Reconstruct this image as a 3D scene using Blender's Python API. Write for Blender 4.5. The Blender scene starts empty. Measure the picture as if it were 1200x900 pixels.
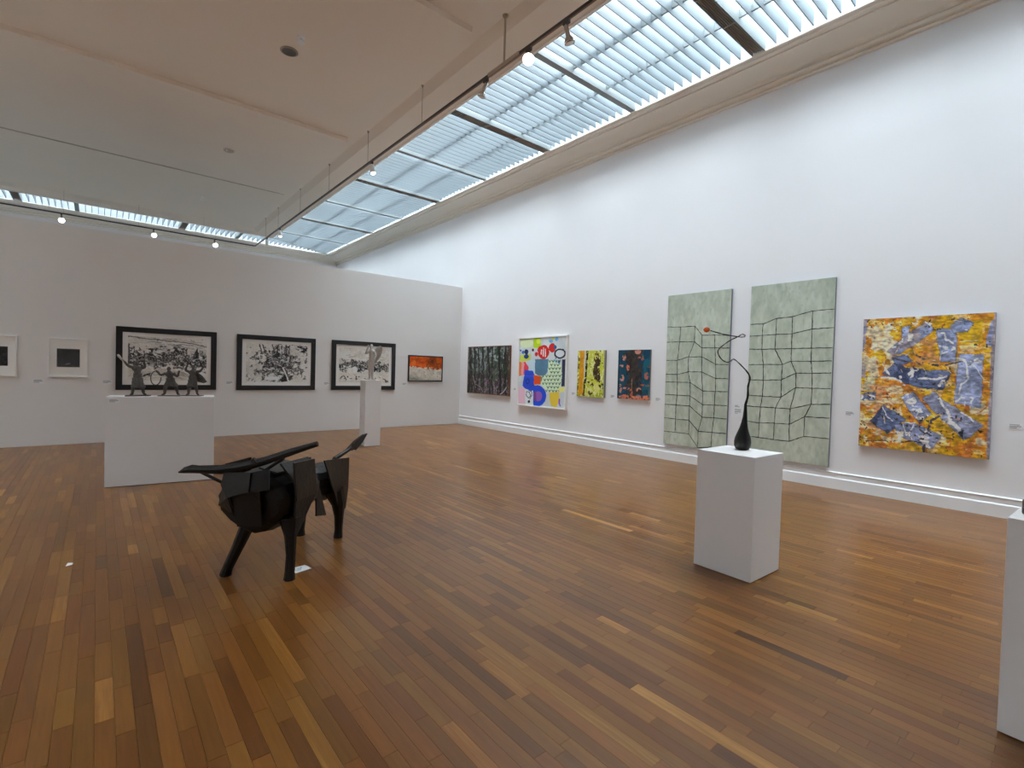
import bpy, bmesh, math, random
import numpy as np
from mathutils import Vector, Matrix

random.seed(7)
S = bpy.context.scene
COL = S.collection

# ------------------------------------------------------------------ camera
F_PX, YAW, PITCH, ROLL = 580.703, 0.697322, -0.0232037, 0.0280371
CAM_H = 1.6


def cam_axes():
    cy, sy, cp, sp = math.cos(YAW), math.sin(YAW), math.cos(PITCH), math.sin(PITCH)
    fwd = np.array([sy * cp, cy * cp, sp]); right = np.array([cy, -sy, 0.0]); up = np.cross(right, fwd)
    r2 = right * math.cos(ROLL) + up * math.sin(ROLL); u2 = -right * math.sin(ROLL) + up * math.cos(ROLL)
    return np.array([r2, u2, -fwd])


CAM_M = cam_axes()
cam_d = bpy.data.cameras.new('camera'); cam = bpy.data.objects.new('camera', cam_d); COL.objects.link(cam)
cam_d.sensor_fit = 'HORIZONTAL'; cam_d.sensor_width = 36.0; cam_d.lens = F_PX / 1200 * 36.0
cam_d.clip_start = 0.05; cam_d.clip_end = 200
M = Matrix.Identity(4)
for i in range(3):
    for j in range(3):
        M[i][j] = CAM_M[j][i]
M[2][3] = CAM_H
cam.matrix_world = M
S.camera = cam

# ------------------------------------------------------------------ sky, light, exposure
SKY = 22.5
world = bpy.data.worlds.new('overcast_sky'); S.world = world; world.use_nodes = True
bg = world.node_tree.nodes['Background']
bg.inputs[0].default_value = (0.885, 0.935, 1.0, 1); bg.inputs[1].default_value = SKY
S.view_settings.view_transform = 'Standard'; S.view_settings.look = 'None'
S.view_settings.gamma = 1.0; S.view_settings.use_curve_mapping = False
S.view_settings.exposure = 0.18
S.cycles.use_denoising = True
S.cycles.max_bounces = 14; S.cycles.diffuse_bounces = 8; S.cycles.transparent_max_bounces = 16
S.cycles.sample_clamp_indirect = 10.0

# room dimensions (metres)
XW = 8.47        # right wall
YP = 12.58       # dividing wall in front of the back wall
HP = 4.13        # its height
XL = -7.0        # left wall
YF = -6.0        # wall behind the camera
YB = 22.95       # back wall
ZC = 6.6         # ceiling border / cornice top
XC = 7.75        # inner edge of the right cornice
YC = 22.3        # inner edge of the back cornice
XE, YE = 5.2, 21.1   # edge of the hung ceiling
XCL, XEL = -6.3, -3.95   # left skylight: cornice edge, ceiling edge
YEF = -4.15              # front end of the skylights
ZG = 8.4         # glazing


def portal(name, x0, x1, y0, y1):
    l = bpy.data.lights.new(name, 'AREA'); l.shape = 'RECTANGLE'; l.size = x1 - x0; l.size_y = y1 - y0
    l.cycles.is_portal = True
    o = bpy.data.objects.new(name, l); COL.objects.link(o); o.location = ((x0 + x1) / 2, (y0 + y1) / 2, ZG - 0.02)


portal('skylight_portal', XE, XC, YEF, YE)
portal('skylight_portal', XCL, XC, YE, YC)
portal('skylight_portal', XCL, XEL, YEF, YE)


# ------------------------------------------------------------------ helpers
def lin(c):
    c = np.asarray(c, float) / 255.0
    return np.where(c <= 0.04045, c / 12.92, ((c + 0.055) / 1.055) ** 2.4)


MATS = {}


def mat(name, rgb, rough=0.6, metal=0.0, vary=0.0, scale=3.0, bump=0.0, bscale=40.0, spec=0.5, emit=None, coat=0.0):
    """a principled surface; vary = brightness mottling by a noise, bump = fine relief"""
    if name in MATS: return MATS[name]
    m = bpy.data.materials.new(name); m.use_nodes = True; nt = m.node_tree; b = nt.nodes['Principled BSDF']
    c = list(lin(rgb)) + [1]
    b.inputs['Base Color'].default_value = c; b.inputs['Roughness'].default_value = rough; b.inputs['Metallic'].default_value = metal
    b.inputs['Specular IOR Level'].default_value = spec; b.inputs['Coat Weight'].default_value = coat
    geo = nt.nodes.new('ShaderNodeNewGeometry')
    if vary:
        n = nt.nodes.new('ShaderNodeTexNoise'); n.inputs['Scale'].default_value = scale; n.inputs['Detail'].default_value = 5
        nt.links.new(geo.outputs['Position'], n.inputs['Vector'])
        r = nt.nodes.new('ShaderNodeMapRange'); r.inputs[3].default_value = 1 - vary; r.inputs[4].default_value = 1 + vary
        nt.links.new(n.outputs[0], r.inputs[0])
        mx = nt.nodes.new('ShaderNodeVectorMath'); mx.operation = 'SCALE'; mx.inputs[0].default_value = c[:3]
        nt.links.new(r.outputs[0], mx.inputs['Scale']); nt.links.new(mx.outputs[0], b.inputs['Base Color'])
    if bump:
        n = nt.nodes.new('ShaderNodeTexNoise'); n.inputs['Scale'].default_value = bscale; n.inputs['Detail'].default_value = 4
        nt.links.new(geo.outputs['Position'], n.inputs['Vector'])
        bp = nt.nodes.new('ShaderNodeBump'); bp.inputs['Strength'].default_value = bump; bp.inputs['Distance'].default_value = 0.01
        nt.links.new(n.outputs[0], bp.inputs['Height']); nt.links.new(bp.outputs[0], b.inputs['Normal'])
    if emit:
        b.inputs['Emission Color'].default_value = list(emit[0]) + [1]; b.inputs['Emission Strength'].default_value = emit[1]
    MATS[name] = m
    return m


class MB:
    """collects geometry for ONE mesh object"""

    def __init__(self): self.v = []; self.f = []

    def add(self, vs, fs):
        k = len(self.v); self.v += [tuple(p) for p in vs]; self.f += [tuple(i + k for i in f) for f in fs]; return self

    def box(self, x0, x1, y0, y1, z0, z1):
        vs = [(x, y, z) for z in (z0, z1) for y in (y0, y1) for x in (x0, x1)]
        return self.add(vs, [(0, 2, 3, 1), (4, 5, 7, 6), (0, 1, 5, 4), (2, 6, 7, 3), (0, 4, 6, 2), (1, 3, 7, 5)])

    def prism(self, poly, a, b, fn):
        """poly: list of 2D points, extruded between a and b; fn(p, t) -> 3D"""
        n = len(poly); vs = [fn(p, a) for p in poly] + [fn(p, b) for p in poly]
        return self.add(vs, [tuple(range(n))[::-1], tuple(range(n, 2 * n))] + [(i, (i + 1) % n, n + (i + 1) % n, n + i) for i in range(n)])

    def tube(self, pts, rad, seg=10, cap=True):
        pts = [Vector(p) for p in pts]
        if not hasattr(rad, '__len__'): rad = [rad] * len(pts)
        rings = []; ref = None; vs = []
        for i, p in enumerate(pts):
            d = (pts[min(i + 1, len(pts) - 1)] - pts[max(i - 1, 0)]).normalized()
            if ref is None:
                ref = d.orthogonal().normalized()
            else:
                ref = (ref - d * ref.dot(d)).normalized()
            w = d.cross(ref)
            vs += [p + (ref * math.cos(2 * math.pi * k / seg) + w * math.sin(2 * math.pi * k / seg)) * rad[i] for k in range(seg)]
        fs = []
        for i in range(len(pts) - 1):
            for k in range(seg):
                a = i * seg + k; b = i * seg + (k + 1) % seg; fs.append((a, b, b + seg, a + seg))
        if cap: fs += [tuple(range(seg))[::-1], tuple(range((len(pts) - 1) * seg, len(pts) * seg))]
        return self.add(vs, fs)

    def ball(self, c, r, seg=14, rings=9):
        c = Vector(c); r = Vector(r) if hasattr(r, '__len__') else Vector((r, r, r)); vs = []; fs = []
        for i in range(1, rings):
            a = math.pi * i / rings
            for k in range(seg):
                t = 2 * math.pi * k / seg
                vs.append(c + Vector((r.x * math.sin(a) * math.cos(t), r.y * math.sin(a) * math.sin(t), r.z * math.cos(a))))
        for i in range(rings - 2):
            for k in range(seg):
                a = i * seg + k; b = i * seg + (k + 1) % seg; fs.append((a, a + seg, b + seg, b))
        top = len(vs); vs.append(c + Vector((0, 0, r.z))); bot = len(vs); vs.append(c - Vector((0, 0, r.z)))
        for k in range(seg):
            fs.append((top, k, (k + 1) % seg)); q = (rings - 2) * seg; fs.append((bot, q + (k + 1) % seg, q + k))
        return self.add(vs, fs)

    def lathe(self, prof, seg=20, c=(0, 0, 0)):
        vs = [(c[0] + r * math.cos(2 * math.pi * k / seg), c[1] + r * math.sin(2 * math.pi * k / seg), c[2] + z) for r, z in prof for k in range(seg)]
        fs = [(i * seg + k, i * seg + (k + 1) % seg, (i + 1) * seg + (k + 1) % seg, (i + 1) * seg + k) for i in range(len(prof) - 1) for k in range(seg)]
        n = len(prof)
        return self.add(vs, fs + [tuple(range(seg))[::-1], tuple(range((n - 1) * seg, n * seg))])

    def slab(self, quad, th):
        """a thin plate: polygon of 3D points with thickness along its normal"""
        q = [Vector(p) for p in quad]; n = (q[1] - q[0]).cross(q[2] - q[0])
        if n.length < 1e-9: n = (q[2] - q[1]).cross(q[3] - q[1])
        n.normalize(); k = len(q)
        vs = [p + n * th / 2 for p in q] + [p - n * th / 2 for p in q]
        fs = [tuple(range(k)), tuple(range(k, 2 * k))[::-1]] + [(i, k + i, k + (i + 1) % k, (i + 1) % k) for i in range(k)]
        return self.add(vs, fs)

    def build(self, name, m, parent=None, smooth=False, bevel=0.0, kind=None, fix=True):
        me = bpy.data.meshes.new(name); me.from_pydata(self.v, [], self.f)
        if fix or bevel:
            b = bmesh.new(); b.from_mesh(me); bmesh.ops.recalc_face_normals(b, faces=b.faces)
            if bevel: bmesh.ops.bevel(b, geom=list(b.edges), offset=bevel, segments=2, affect='EDGES', profile=0.5)
            b.to_mesh(me); b.free()
        if smooth:
            for p in me.polygons: p.use_smooth = True
        if m: me.materials.append(m)
        o = bpy.data.objects.new(name, me); COL.objects.link(o)
        if parent: o.parent = parent
        if kind: o['kind'] = kind
        return o


def tag(o, label, cat, group=None):
    o['label'] = label; o['category'] = cat
    if group: o['group'] = group
    return o


def thing(name, label, cat, loc=(0, 0, 0), rz=0.0, group=None):
    o = bpy.data.objects.new(name, None); COL.objects.link(o); o.location = loc; o.rotation_euler = (0, 0, rz)
    o.empty_display_size = 0.1
    return tag(o, label, cat, group)


def struct(o): o['kind'] = 'structure'; return o


def copy_tree(o, parent=None):
    c = o.copy(); COL.objects.link(c); c.parent = parent
    for ch in [q for q in bpy.data.objects if q.parent == o]: copy_tree(ch, c)
    return c


# ------------------------------------------------------------------ materials of the room
M_WALL = mat('white_wall_paint', (238, 237, 238), 0.62, vary=0.02, scale=1.5, bump=0.05, bscale=60)
M_PART = mat('divider_wall_paint', (232, 229, 226), 0.6, vary=0.025, scale=1.2, bump=0.05, bscale=60)
M_CEIL = mat('ceiling_paint', (232, 218, 200), 0.62, vary=0.03, scale=0.6)
M_CORN = mat('cornice_paint', (240, 232, 219), 0.6, vary=0.03, scale=2.0)
M_BASE = mat('baseboard_gloss', (238, 238, 238), 0.32)
M_BLADE = mat('louvre_blade_paint', (126, 134, 138), 0.55, vary=0.04, scale=1.5, spec=0.3)
M_BEAM = mat('beam_paint', (136, 142, 142), 0.5, vary=0.05)
M_GRB = mat('grille_bronze', (150, 130, 112), 0.4)
M_GRD = mat('grille_dark', (74, 64, 56), 0.7)
M_GRW = mat('grille_pale', (150, 148, 142), 0.5)
M_WELL = mat('light_well_paint', (150, 156, 160), 0.7)
M_BAR = mat('glazing_bar_paint', (225, 228, 230), 0.5)
M_SUB = mat('subfloor', (38, 24, 14), 0.9)


def m_pane():
    m = bpy.data.materials.new('skylight_glass'); m.use_nodes = True; nt = m.node_tree; nt.nodes.clear()
    out = nt.nodes.new('ShaderNodeOutputMaterial'); t = nt.nodes.new('ShaderNodeBsdfTransparent'); g = nt.nodes.new('ShaderNodeBsdfGlossy')
    t.inputs[0].default_value = (0.93, 0.97, 0.98, 1); g.inputs['Roughness'].default_value = 0.1
    x = nt.nodes.new('ShaderNodeMixShader'); x.inputs[0].default_value = 0.06
    nt.links.new(t.outputs[0], x.inputs[1]); nt.links.new(g.outputs[0], x.inputs[2]); nt.links.new(x.outputs[0], out.inputs[0])
    return m


M_PANE = m_pane()


def m_wood():
    m = bpy.data.materials.new('varnished_strip_wood'); m.use_nodes = True; nt = m.node_tree; b = nt.nodes['Principled BSDF']
    N = nt.nodes.new; L = nt.links.new
    geo = N('ShaderNodeNewGeometry'); at = N('ShaderNodeAttribute'); at.attribute_name = 'tone'
    sep = N('ShaderNodeSeparateColor'); L(at.outputs['Color'], sep.inputs[0])
    # offset the grain per strip
    add = N('ShaderNodeVectorMath'); add.operation = 'ADD'; L(geo.outputs['Position'], add.inputs[0])
    sc = N('ShaderNodeVectorMath'); sc.operation = 'SCALE'; L(at.outputs['Color'], sc.inputs[0]); sc.inputs['Scale'].default_value = 37.0
    L(sc.outputs[0], add.inputs[1])
    mp = N('ShaderNodeVectorMath'); mp.operation = 'MULTIPLY'; mp.inputs[1].default_value = (60, 3.0, 8); L(add.outputs[0], mp.inputs[0])
    n1 = N('ShaderNodeTexNoise'); n1.inputs['Scale'].default_value = 1.0; n1.inputs['Detail'].default_value = 6; n1.inputs['Roughness'].default_value = 0.62
    L(mp.outputs[0], n1.inputs['Vector'])
    mp2 = N('ShaderNodeVectorMath'); mp2.operation = 'MULTIPLY'; mp2.inputs[1].default_value = (7, 0.9, 3); L(add.outputs[0], mp2.inputs[0])
    n2 = N('ShaderNodeTexNoise'); n2.inputs['Scale'].default_value = 1.0; n2.inputs['Detail'].default_value = 3; L(mp2.outputs[0], n2.inputs['Vector'])
    ramp = N('ShaderNodeValToRGB'); e = ramp.color_ramp.elements
    e[0].color = list(lin((64, 36, 14))) + [1]; e[1].color = list(lin((184, 132, 66))) + [1]
    for pos, c in ((0.25, (95, 56, 21)), (0.5, (115, 71, 28)), (0.75, (135, 88, 37))):
        e.new(pos).color = list(lin(c)) + [1]
    # tone + grain -> ramp
    a1 = N('ShaderNodeMath'); a1.operation = 'MULTIPLY_ADD'; a1.inputs[1].default_value = 0.44; L(n1.outputs[0], a1.inputs[0])
    s1 = N('ShaderNodeMath'); s1.operation = 'SUBTRACT'; s1.inputs[1].default_value = 0.335; L(sep.outputs[0], s1.inputs[0]); L(s1.outputs[0], a1.inputs[2])
    a2 = N('ShaderNodeMath'); a2.operation = 'MULTIPLY_ADD'; a2.inputs[1].default_value = 0.25; L(n2.outputs[0], a2.inputs[0]); L(a1.outputs[0], a2.inputs[2])
    L(a2.outputs[0], ramp.inputs[0])
    # hue drift between yellow and red strips
    hs = N('ShaderNodeHueSaturation'); L(ramp.outputs[0], hs.inputs['Color'])
    mr = N('ShaderNodeMapRange'); mr.inputs[3].default_value = 0.496; mr.inputs[4].default_value = 0.508; L(sep.outputs[1], mr.inputs[0]); L(mr.outputs[0], hs.inputs['Hue'])
    # scuffs: dark worn specks
    n3 = N('ShaderNodeTexNoise'); n3.inputs['Scale'].default_value = 5.5; n3.inputs['Detail'].default_value = 8; n3.inputs['Roughness'].default_value = 0.7; L(geo.outputs['Position'], n3.inputs['Vector'])
    cr = N('ShaderNodeMapRange'); cr.inputs[1].default_value = 0.74; cr.inputs[2].default_value = 0.82; L(n3.outputs[0], cr.inputs[0])
    mx = N('ShaderNodeMixRGB'); mx.inputs[2].default_value = list(lin((48, 30, 20))) + [1]; L(hs.outputs[0], mx.inputs[1])
    k = N('ShaderNodeMath'); k.operation = 'MULTIPLY'; k.inputs[1].default_value = 0.45; L(cr.outputs[0], k.inputs[0]); L(k.outputs[0], mx.inputs[0])
    L(mx.outputs[0], b.inputs['Base Color'])
    rr = N('ShaderNodeMapRange'); rr.inputs[3].default_value = 0.276; rr.inputs[4].default_value = 0.29; L(n3.outputs[0], rr.inputs[0]); L(rr.outputs[0], b.inputs['Roughness'])
    b.inputs['Specular IOR Level'].default_value = 0.45
    bp = N('ShaderNodeBump'); bp.inputs['Strength'].default_value = 0.03; bp.inputs['Distance'].default_value = 0.001; L(n1.outputs[0], bp.inputs['Height']); L(bp.outputs[0], b.inputs['Normal'])
    return m


M_WOOD = m_wood()

# ------------------------------------------------------------------ floor of wooden strips
floor = struct(MB().box(XL, XW, YF, YB, -0.15, -0.014).build('floor', M_SUB))


def proj(p):
    q = CAM_M @ (np.array(p) - np.array([0, 0, CAM_H]))
    if q[2] > -0.05: return None
    return 600 + F_PX * q[0] / -q[2], 450 - F_PX * q[1] / -q[2]


STRIP = 0.07
strips = []
rng = random.Random(3)
nx = int((XW - XL) / STRIP) + 1
for i in range(nx):
    x0 = XL + i * STRIP; x1 = min(x0 + STRIP, XW)
    y = -0.6 - rng.random() * 0.6
    while y < YP + 0.3:
        ln = rng.choice((0.28, 0.36, 0.45, 0.55, 0.7, 0.9)) * rng.uniform(0.85, 1.15)
        y1 = min(y + ln, YP + 0.4)
        t = min(1, max(0, rng.gauss(0.5, 0.095) + rng.choice((0, 0, 0, 0, 0.15, -0.14, 0.08))))
        strips.append((x0, x1, y, y1, (t, rng.random(), rng.random())))
        y = y1


def strip_geo(x0, x1, y0, y1):
    g = 0.0003; c = 0.0007
    a = [(x0 + g, y0 + g), (x1 - g, y0 + g), (x1 - g, y1 - g), (x0 + g, y1 - g)]
    b = [(x0 + g + c, y0 + g + c), (x1 - g - c, y0 + g + c), (x1 - g - c, y1 - g - c), (x0 + g + c, y1 - g - c)]
    vs = [(x, y, -0.014) for x, y in a] + [(x, y, -0.0012) for x, y in a] + [(x, y, 0.0) for x, y in b]
    fs = [(0, 1, 5, 4), (1, 2, 6, 5), (2, 3, 7, 6), (3, 0, 4, 7), (4, 5, 9, 8), (5, 6, 10, 9), (6, 7, 11, 10), (7, 4, 8, 11), (8, 9, 10, 11)]
    return vs, fs


def set_tone(me, tones):
    a = me.color_attributes.new('tone', 'FLOAT_COLOR', 'POINT')
    a.data.foreach_set('color', np.array([list(t) + [1.0] for t in tones], dtype=np.float32).ravel())


def shown_area(s):
    ps = [proj((x, y, 0)) for x, y in ((s[0], s[2]), (s[1], s[2]), (s[1], s[3]), (s[0], s[3]))]
    if any(p is None for p in ps): return 0
    cx = sum(p[0] for p in ps) / 4; cy = sum(p[1] for p in ps) / 4
    if not (-10 < cx < 1210 and 0 < cy < 905): return 0
    return abs(sum(ps[i][0] * ps[(i + 1) % 4][1] - ps[(i + 1) % 4][0] * ps[i][1] for i in range(4))) / 2


order = sorted(range(len(strips)), key=lambda i: -shown_area(strips[i]))
near = set(order[:300])
rest = MB(); tones = []
for i, s in enumerate(strips):
    vs, fs = strip_geo(*s[:4])
    if i in near:
        o = MB().add(vs, fs).build('plank', M_WOOD, floor, fix=False)
        set_tone(o.data, [s[4]] * 12)
    else:
        rest.add(vs, fs); tones += [s[4]] * 12
o = rest.build('planks', M_WOOD, floor, kind='stuff', fix=False)
set_tone(o.data, tones)

# ------------------------------------------------------------------ walls
struct(MB().box(XW, XW + 0.35, YF, YB, 0, ZC).build('wall_right', M_WALL))
struct(MB().box(XL - 0.3, XW + 0.35, YB, YB + 0.3, -0.1, ZG).build('wall_back', M_WALL))
struct(MB().box(XL - 0.3, XL, YF, YB, -0.1, ZG).build('wall_left', M_WALL))
struct(MB().box(XL - 0.3, XW + 0.35, YF - 0.3, YF, -0.1, ZG).build('wall_front', M_WALL))
struct(MB().box(XL, XW, YP, YP + 0.28, 0, HP).build('wall_divider', M_PART, bevel=0.004))

# baseboard on the right wall: plinth, fascia, cap bead
prof = [(0, 0), (0.034, 0), (0.034, 0.150), (0.030, 0.160), (0.024, 0.166), (0.022, 0.168), (0.022, 0.228), (0.028, 0.234), (0.028, 0.243), (0.020, 0.250), (0.010, 0.253), (0, 0.253)]
struct(MB().prism(prof, YF, YP, lambda p, t: (XW - p[0], t, p[1])).build('baseboard_right', M_BASE))

# cornices (profile: distance from wall, height)
cp = [(0.0, 6.330), (0.030, 6.330), (0.046, 6.338), (0.050, 6.352), (0.046, 6.366), (0.030, 6.376), (0.095, 6.378), (0.118, 6.392), (0.124, 6.410), (0.110, 6.436), (0.165, 6.440), (0.185, 6.446)]
for k in range(1, 11):
    a = math.pi / 2 * k / 10
    cp.append((0.185 + 0.37 * (1 - math.cos(a)) ** 0.8, 6.446 + 0.10 * math.sin(a)))
cp += [(0.555, 6.566), (0.610, 6.566), (0.612, 6.548), (0.640, 6.540), (0.668, 6.548), (0.670, 6.572), (0.695, 6.574), (0.715, 6.582), (0.72, 6.592), (0.72, 6.62), (0.0, 6.62)]
sc_ = (XW - XC) / 0.72


def cornice_ring(d, z):
    kx, ky = d * sc_, d * 0.65 / 0.72
    kl = d * (XCL - XL) / 0.72
    return [(XW - kx, YF + ky, z), (XW - kx, YB - ky, z), (XL + kl, YB - ky, z), (XL + kl, YF + ky, z)]


for side in range(4):
    n = len(cp); R_ = [cornice_ring(d, z) for d, z in cp]
    A = [r_[side] for r_ in R_]; B = [r_[(side + 1) % 4] for r_ in R_]
    struct(MB().add(A + B, [tuple(range(n)), tuple(range(n, 2 * n))[::-1]] + [(i, n + i, n + (i + 1) % n, (i + 1) % n) for i in range(n)]).build('trim_%d' % (side + 1), M_CORN))

# ------------------------------------------------------------------ hung ceiling
FX, FY = 4.42, 20.45     # inner field edge
ch = MB()
zf = ZC + 0.075
# underside: field, sloped cove, flat border, outer edge, top
w1 = 0.17
FXL, FYF = XEL + XE - FX, YEF + YE - FY   # mirrored


def rect(o_, z):
    return [(FXL - o_, FYF - o_, z), (FX + o_, FYF - o_, z), (FX + o_, FY + o_, z), (FXL - o_, FY + o_, z)]


r2 = [(XEL, YEF, ZC), (XE, YEF, ZC), (XE, YE, ZC), (XEL, YE, ZC)]
r3 = [(x_, y_, ZC + 0.3) for x_, y_, _ in r2]
fs = [(0, 1, 2, 3), (12, 15, 14, 13)]
for k in range(3): fs += [(4 * k + i, 4 * k + 4 + i, 4 * k + 4 + (i + 1) % 4, 4 * k + (i + 1) % 4) for i in range(4)]
ch.add(rect(0, zf) + rect(w1, ZC) + r2 + r3, fs)
ceiling = struct(ch.build('ceiling', M_CEIL))
# raised cover strips and a narrow joint across the field
for yy in (1.55, 6.25, 11.0):
    MB().prism([(-0.09, 0.0), (-0.085, -0.08), (0.085, -0.08), (0.09, 0.0)], FXL + 0.2, 4.2, lambda p, t, yy=yy: (t, yy + p[0], zf + p[1])).build('cover_strip', M_CEIL, ceiling)
MB().prism([(-0.02, 0), (-0.016, -0.018), (0.016, -0.018), (0.02, 0)], FXL + 0.2, 4.2, lambda p, t: (t, 15.75 + p[0], zf + p[1])).build('joint_strip', mat('joint_grey', (186, 172, 156), 0.7), ceiling)
# slim edge trim of the hung ceiling
M_ETR = mat('edge_trim_tan', (238, 230, 220), 0.5)
for a in ((XE - 0.035, XE + 0.012, YEF, YE + 0.012), (XEL - 0.012, XEL + 0.035, YEF, YE + 0.012), (XEL + 0.035, XE - 0.035, YE - 0.035, YE + 0.012), (XEL + 0.035, XE - 0.035, YEF - 0.012, YEF + 0.035)):
    MB().box(*a, ZC - 0.02, ZC + 0.02).build('edge_trim', M_ETR, ceiling)
# closed soffit behind the viewer
MB().box(XL, XW, YF, YEF - 0.012, ZC, ZG + 0.1).build('soffit', M_CEIL, ceiling)
# closed roof deck over the hung ceiling
MB().box(XEL + 0.02, XE - 0.02, YEF + 0.02, YE - 0.02, ZC + 0.3, ZG + 0.1).build('roof_deck', M_WELL, ceiling)

# ------------------------------------------------------------------ skylights
sky1 = bpy.data.objects.new('window_1', None); COL.objects.link(sky1); struct(sky1); sky1.location = (XE, YF, ZC)
sky2 = bpy.data.objects.new('window_2', None); COL.objects.link(sky2); struct(sky2); sky2.location = (XL, YE, ZC)
for o, l in ((sky1, 'long louvred skylight along the right wall'), (sky2, 'louvred skylight strip along the back wall')): o['label'] = l


def part(mb, name, m, parent, **k):
    """build in world coordinates, keep local to a parent that only has a location"""
    off = Vector(parent.location)
    mb.v = [tuple(Vector(p) - off) for p in mb.v]
    return mb.build(name, m, parent, **k)


# upper linings of the light wells
part(MB().box(XC + 0.04, XW + 0.35, YF, YB, ZC + 0.03, ZG + 0.1), 'well_lining', M_WELL, sky1)
part(MB().box(XL, XC + 0.04, YC + 0.04, YB, ZC + 0.03, ZG + 0.1), 'well_lining', M_WELL, sky2)
sky3 = bpy.data.objects.new('window_3', None); COL.objects.link(sky3); struct(sky3); sky3.location = (XCL, YEF, ZC); sky3['label'] = 'louvred skylight along the left wall'
part(MB().box(XL - 0.3, XCL - 0.04, YF, YB, ZC + 0.03, ZG + 0.1), 'well_lining', M_WELL, sky3)

DX, DY = XC - XE, YC - YE
Z0, Z1 = ZC + 0.005, ZC + 0.205
PITCH_B = 0.165
BAYS = [(3.58 + 2.33 * k, 'grille' if k % 2 == 0 else 'beam') for k in range(-3, 8)]


def xdiag(y): return XE + (y - YE) * DX / DY


def ydiag(x): return YE + (x - XE) * DY / DX


BAYS2 = [(-4.2, 'beam'), (-1.96, 'grille'), (-0.55, 'beam'), (2.38, 'grille'), (4.2, 'beam')]


def blade_spots(lo, hi, bays):
    edges = [(lo, lo)] + [(a - (0.055 if k_ == 'beam' else 0.10), a + (0.055 if k_ == 'beam' else 0.10)) for a, k_ in bays if lo < a < hi] + [(hi, hi)]
    out_ = []
    for (_, e0), (e1, _) in zip(edges[:-1], edges[1:]):
        n_ = max(1, round((e1 - e0) / PITCH_B))
        out_ += [e0 + (e1 - e0) * k / n_ for k in range(1, n_)]
    return out_


base_blade = None
for y in blade_spots(YEF, YC, BAYS):
    x0 = XE + 0.015 if y < YE else xdiag(y) + 0.06
    if x0 > XC - 0.12: continue
    if y < YE and base_blade is not None:
        o = base_blade.copy(); COL.objects.link(o); o.location = (0, y - base_y, 0)
    else:
        o = part(MB().box(x0, XC - 0.03, y - 0.006, y + 0.006, Z0, Z1), 'louvre_blade', M_BLADE, sky1)
        if y < YE and base_blade is None: base_blade = o; base_y = y
base_blade = None
for x in blade_spots(XCL, XC, BAYS2):
    y0 = YE + 0.015 if x < XE else ydiag(x) + 0.06
    if y0 > YC - 0.12: continue
    if x < XE and base_blade is not None:
        o = base_blade.copy(); COL.objects.link(o); o.location = (x - base_x, 0, 0)
    else:
        o = part(MB().box(x - 0.006, x + 0.006, y0, YC - 0.03, Z0, Z1), 'louvre_blade', M_BLADE, sky2)
        if x < XE and base_blade is None: base_blade = o; base_x = x

# beams and air grilles between the bays
for yb, kind in BAYS:
    if kind == 'beam':
        part(MB().box(XE + 0.013, XC - 0.01, yb - 0.055, yb + 0.055, Z0 - 0.005, Z1 - 0.03), 'cross_beam', M_BEAM, sky1)
    else:
        g = part(MB().box(XE + 0.013, XC - 0.01, yb - 0.10, yb - 0.085, Z0 - 0.015, Z1).box(XE + 0.013, XC - 0.01, yb + 0.085, yb + 0.10, Z0 - 0.015, Z1)
                 .box(XE + 0.013, XC - 0.01, yb - 0.085, yb + 0.085, Z0 + 0.07, Z1), 'air_grille', M_BEAM, sky1)
        for j in range(6):
            yy = yb - 0.0705 + j * 0.0282
            MB().box(XE - XE + 0.3, XC - 0.03 - XE, yy - 0.004 - YF, yy + 0.004 - YF, Z0 - 0.012 - ZC, Z0 + 0.02 - ZC).build('grille_slat', M_GRB, g)
        MB().box(0.3, DX - 0.03, yb - 0.084 - YF, yb + 0.084 - YF, 0.05, 0.07).build('grille_backing', M_GRD, g)
        for j in range(16):
            xx = 0.04 + j * 0.05
            MB().box(xx, xx + 0.012, yb - 0.084 - YF, yb + 0.084 - YF, -0.006, 0.02).build('cross_slat', M_GRW, g)
        for xx in (0.86, 1.62):
            MB().box(xx, xx + 0.02, yb - 0.085 - YF, yb + 0.085 - YF, -0.010, 0.03).build('divider', M_GRW, g)
for xb, kind in BAYS2:
    if kind == 'beam':
        part(MB().box(xb - 0.055, xb + 0.055, YE + 0.013, YC - 0.01, Z0 - 0.005, Z1 - 0.03), 'cross_beam', M_BEAM, sky2)
    else:
        g = part(MB().box(xb - 0.10, xb - 0.085, YE + 0.013, YC - 0.01, Z0 - 0.015, Z1).box(xb + 0.085, xb + 0.10, YE + 0.013, YC - 0.01, Z0 - 0.015, Z1)
                 .box(xb - 0.085, xb + 0.085, YE + 0.013, YC - 0.01, Z0 + 0.07, Z1), 'air_grille', M_BEAM, sky2)
        for j in range(6):
            xx = xb - 0.0705 + j * 0.0282 - XL
            MB().box(xx - 0.004, xx + 0.004, 0.05, DY - 0.03, Z0 - 0.012 - ZC, Z0 + 0.02 - ZC).build('grille_slat', M_GRB, g)
        MB().box(xb - 0.084 - XL, xb + 0.084 - XL, 0.05, DY - 0.03, 0.05, 0.07).build('grille_backing', M_GRD, g)
# mitre beam at the corner
part(MB().slab([(XE, YE, Z0), (XC, YC, Z0), (XC, YC, Z1 + 0.03), (XE, YE, Z1 + 0.03)], 0.05), 'mitre_beam', M_BEAM, sky1)
# spacer rails threading the blades
for xr in (XE + 0.85, XE + 1.7):
    part(MB().box(xr - 0.012, xr + 0.012, YEF, YE + (xr - XE) * DY / DX - 0.05, Z0 + 0.07, Z1 + 0.006), 'spacer_rail', M_BEAM, sky1)
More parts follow.
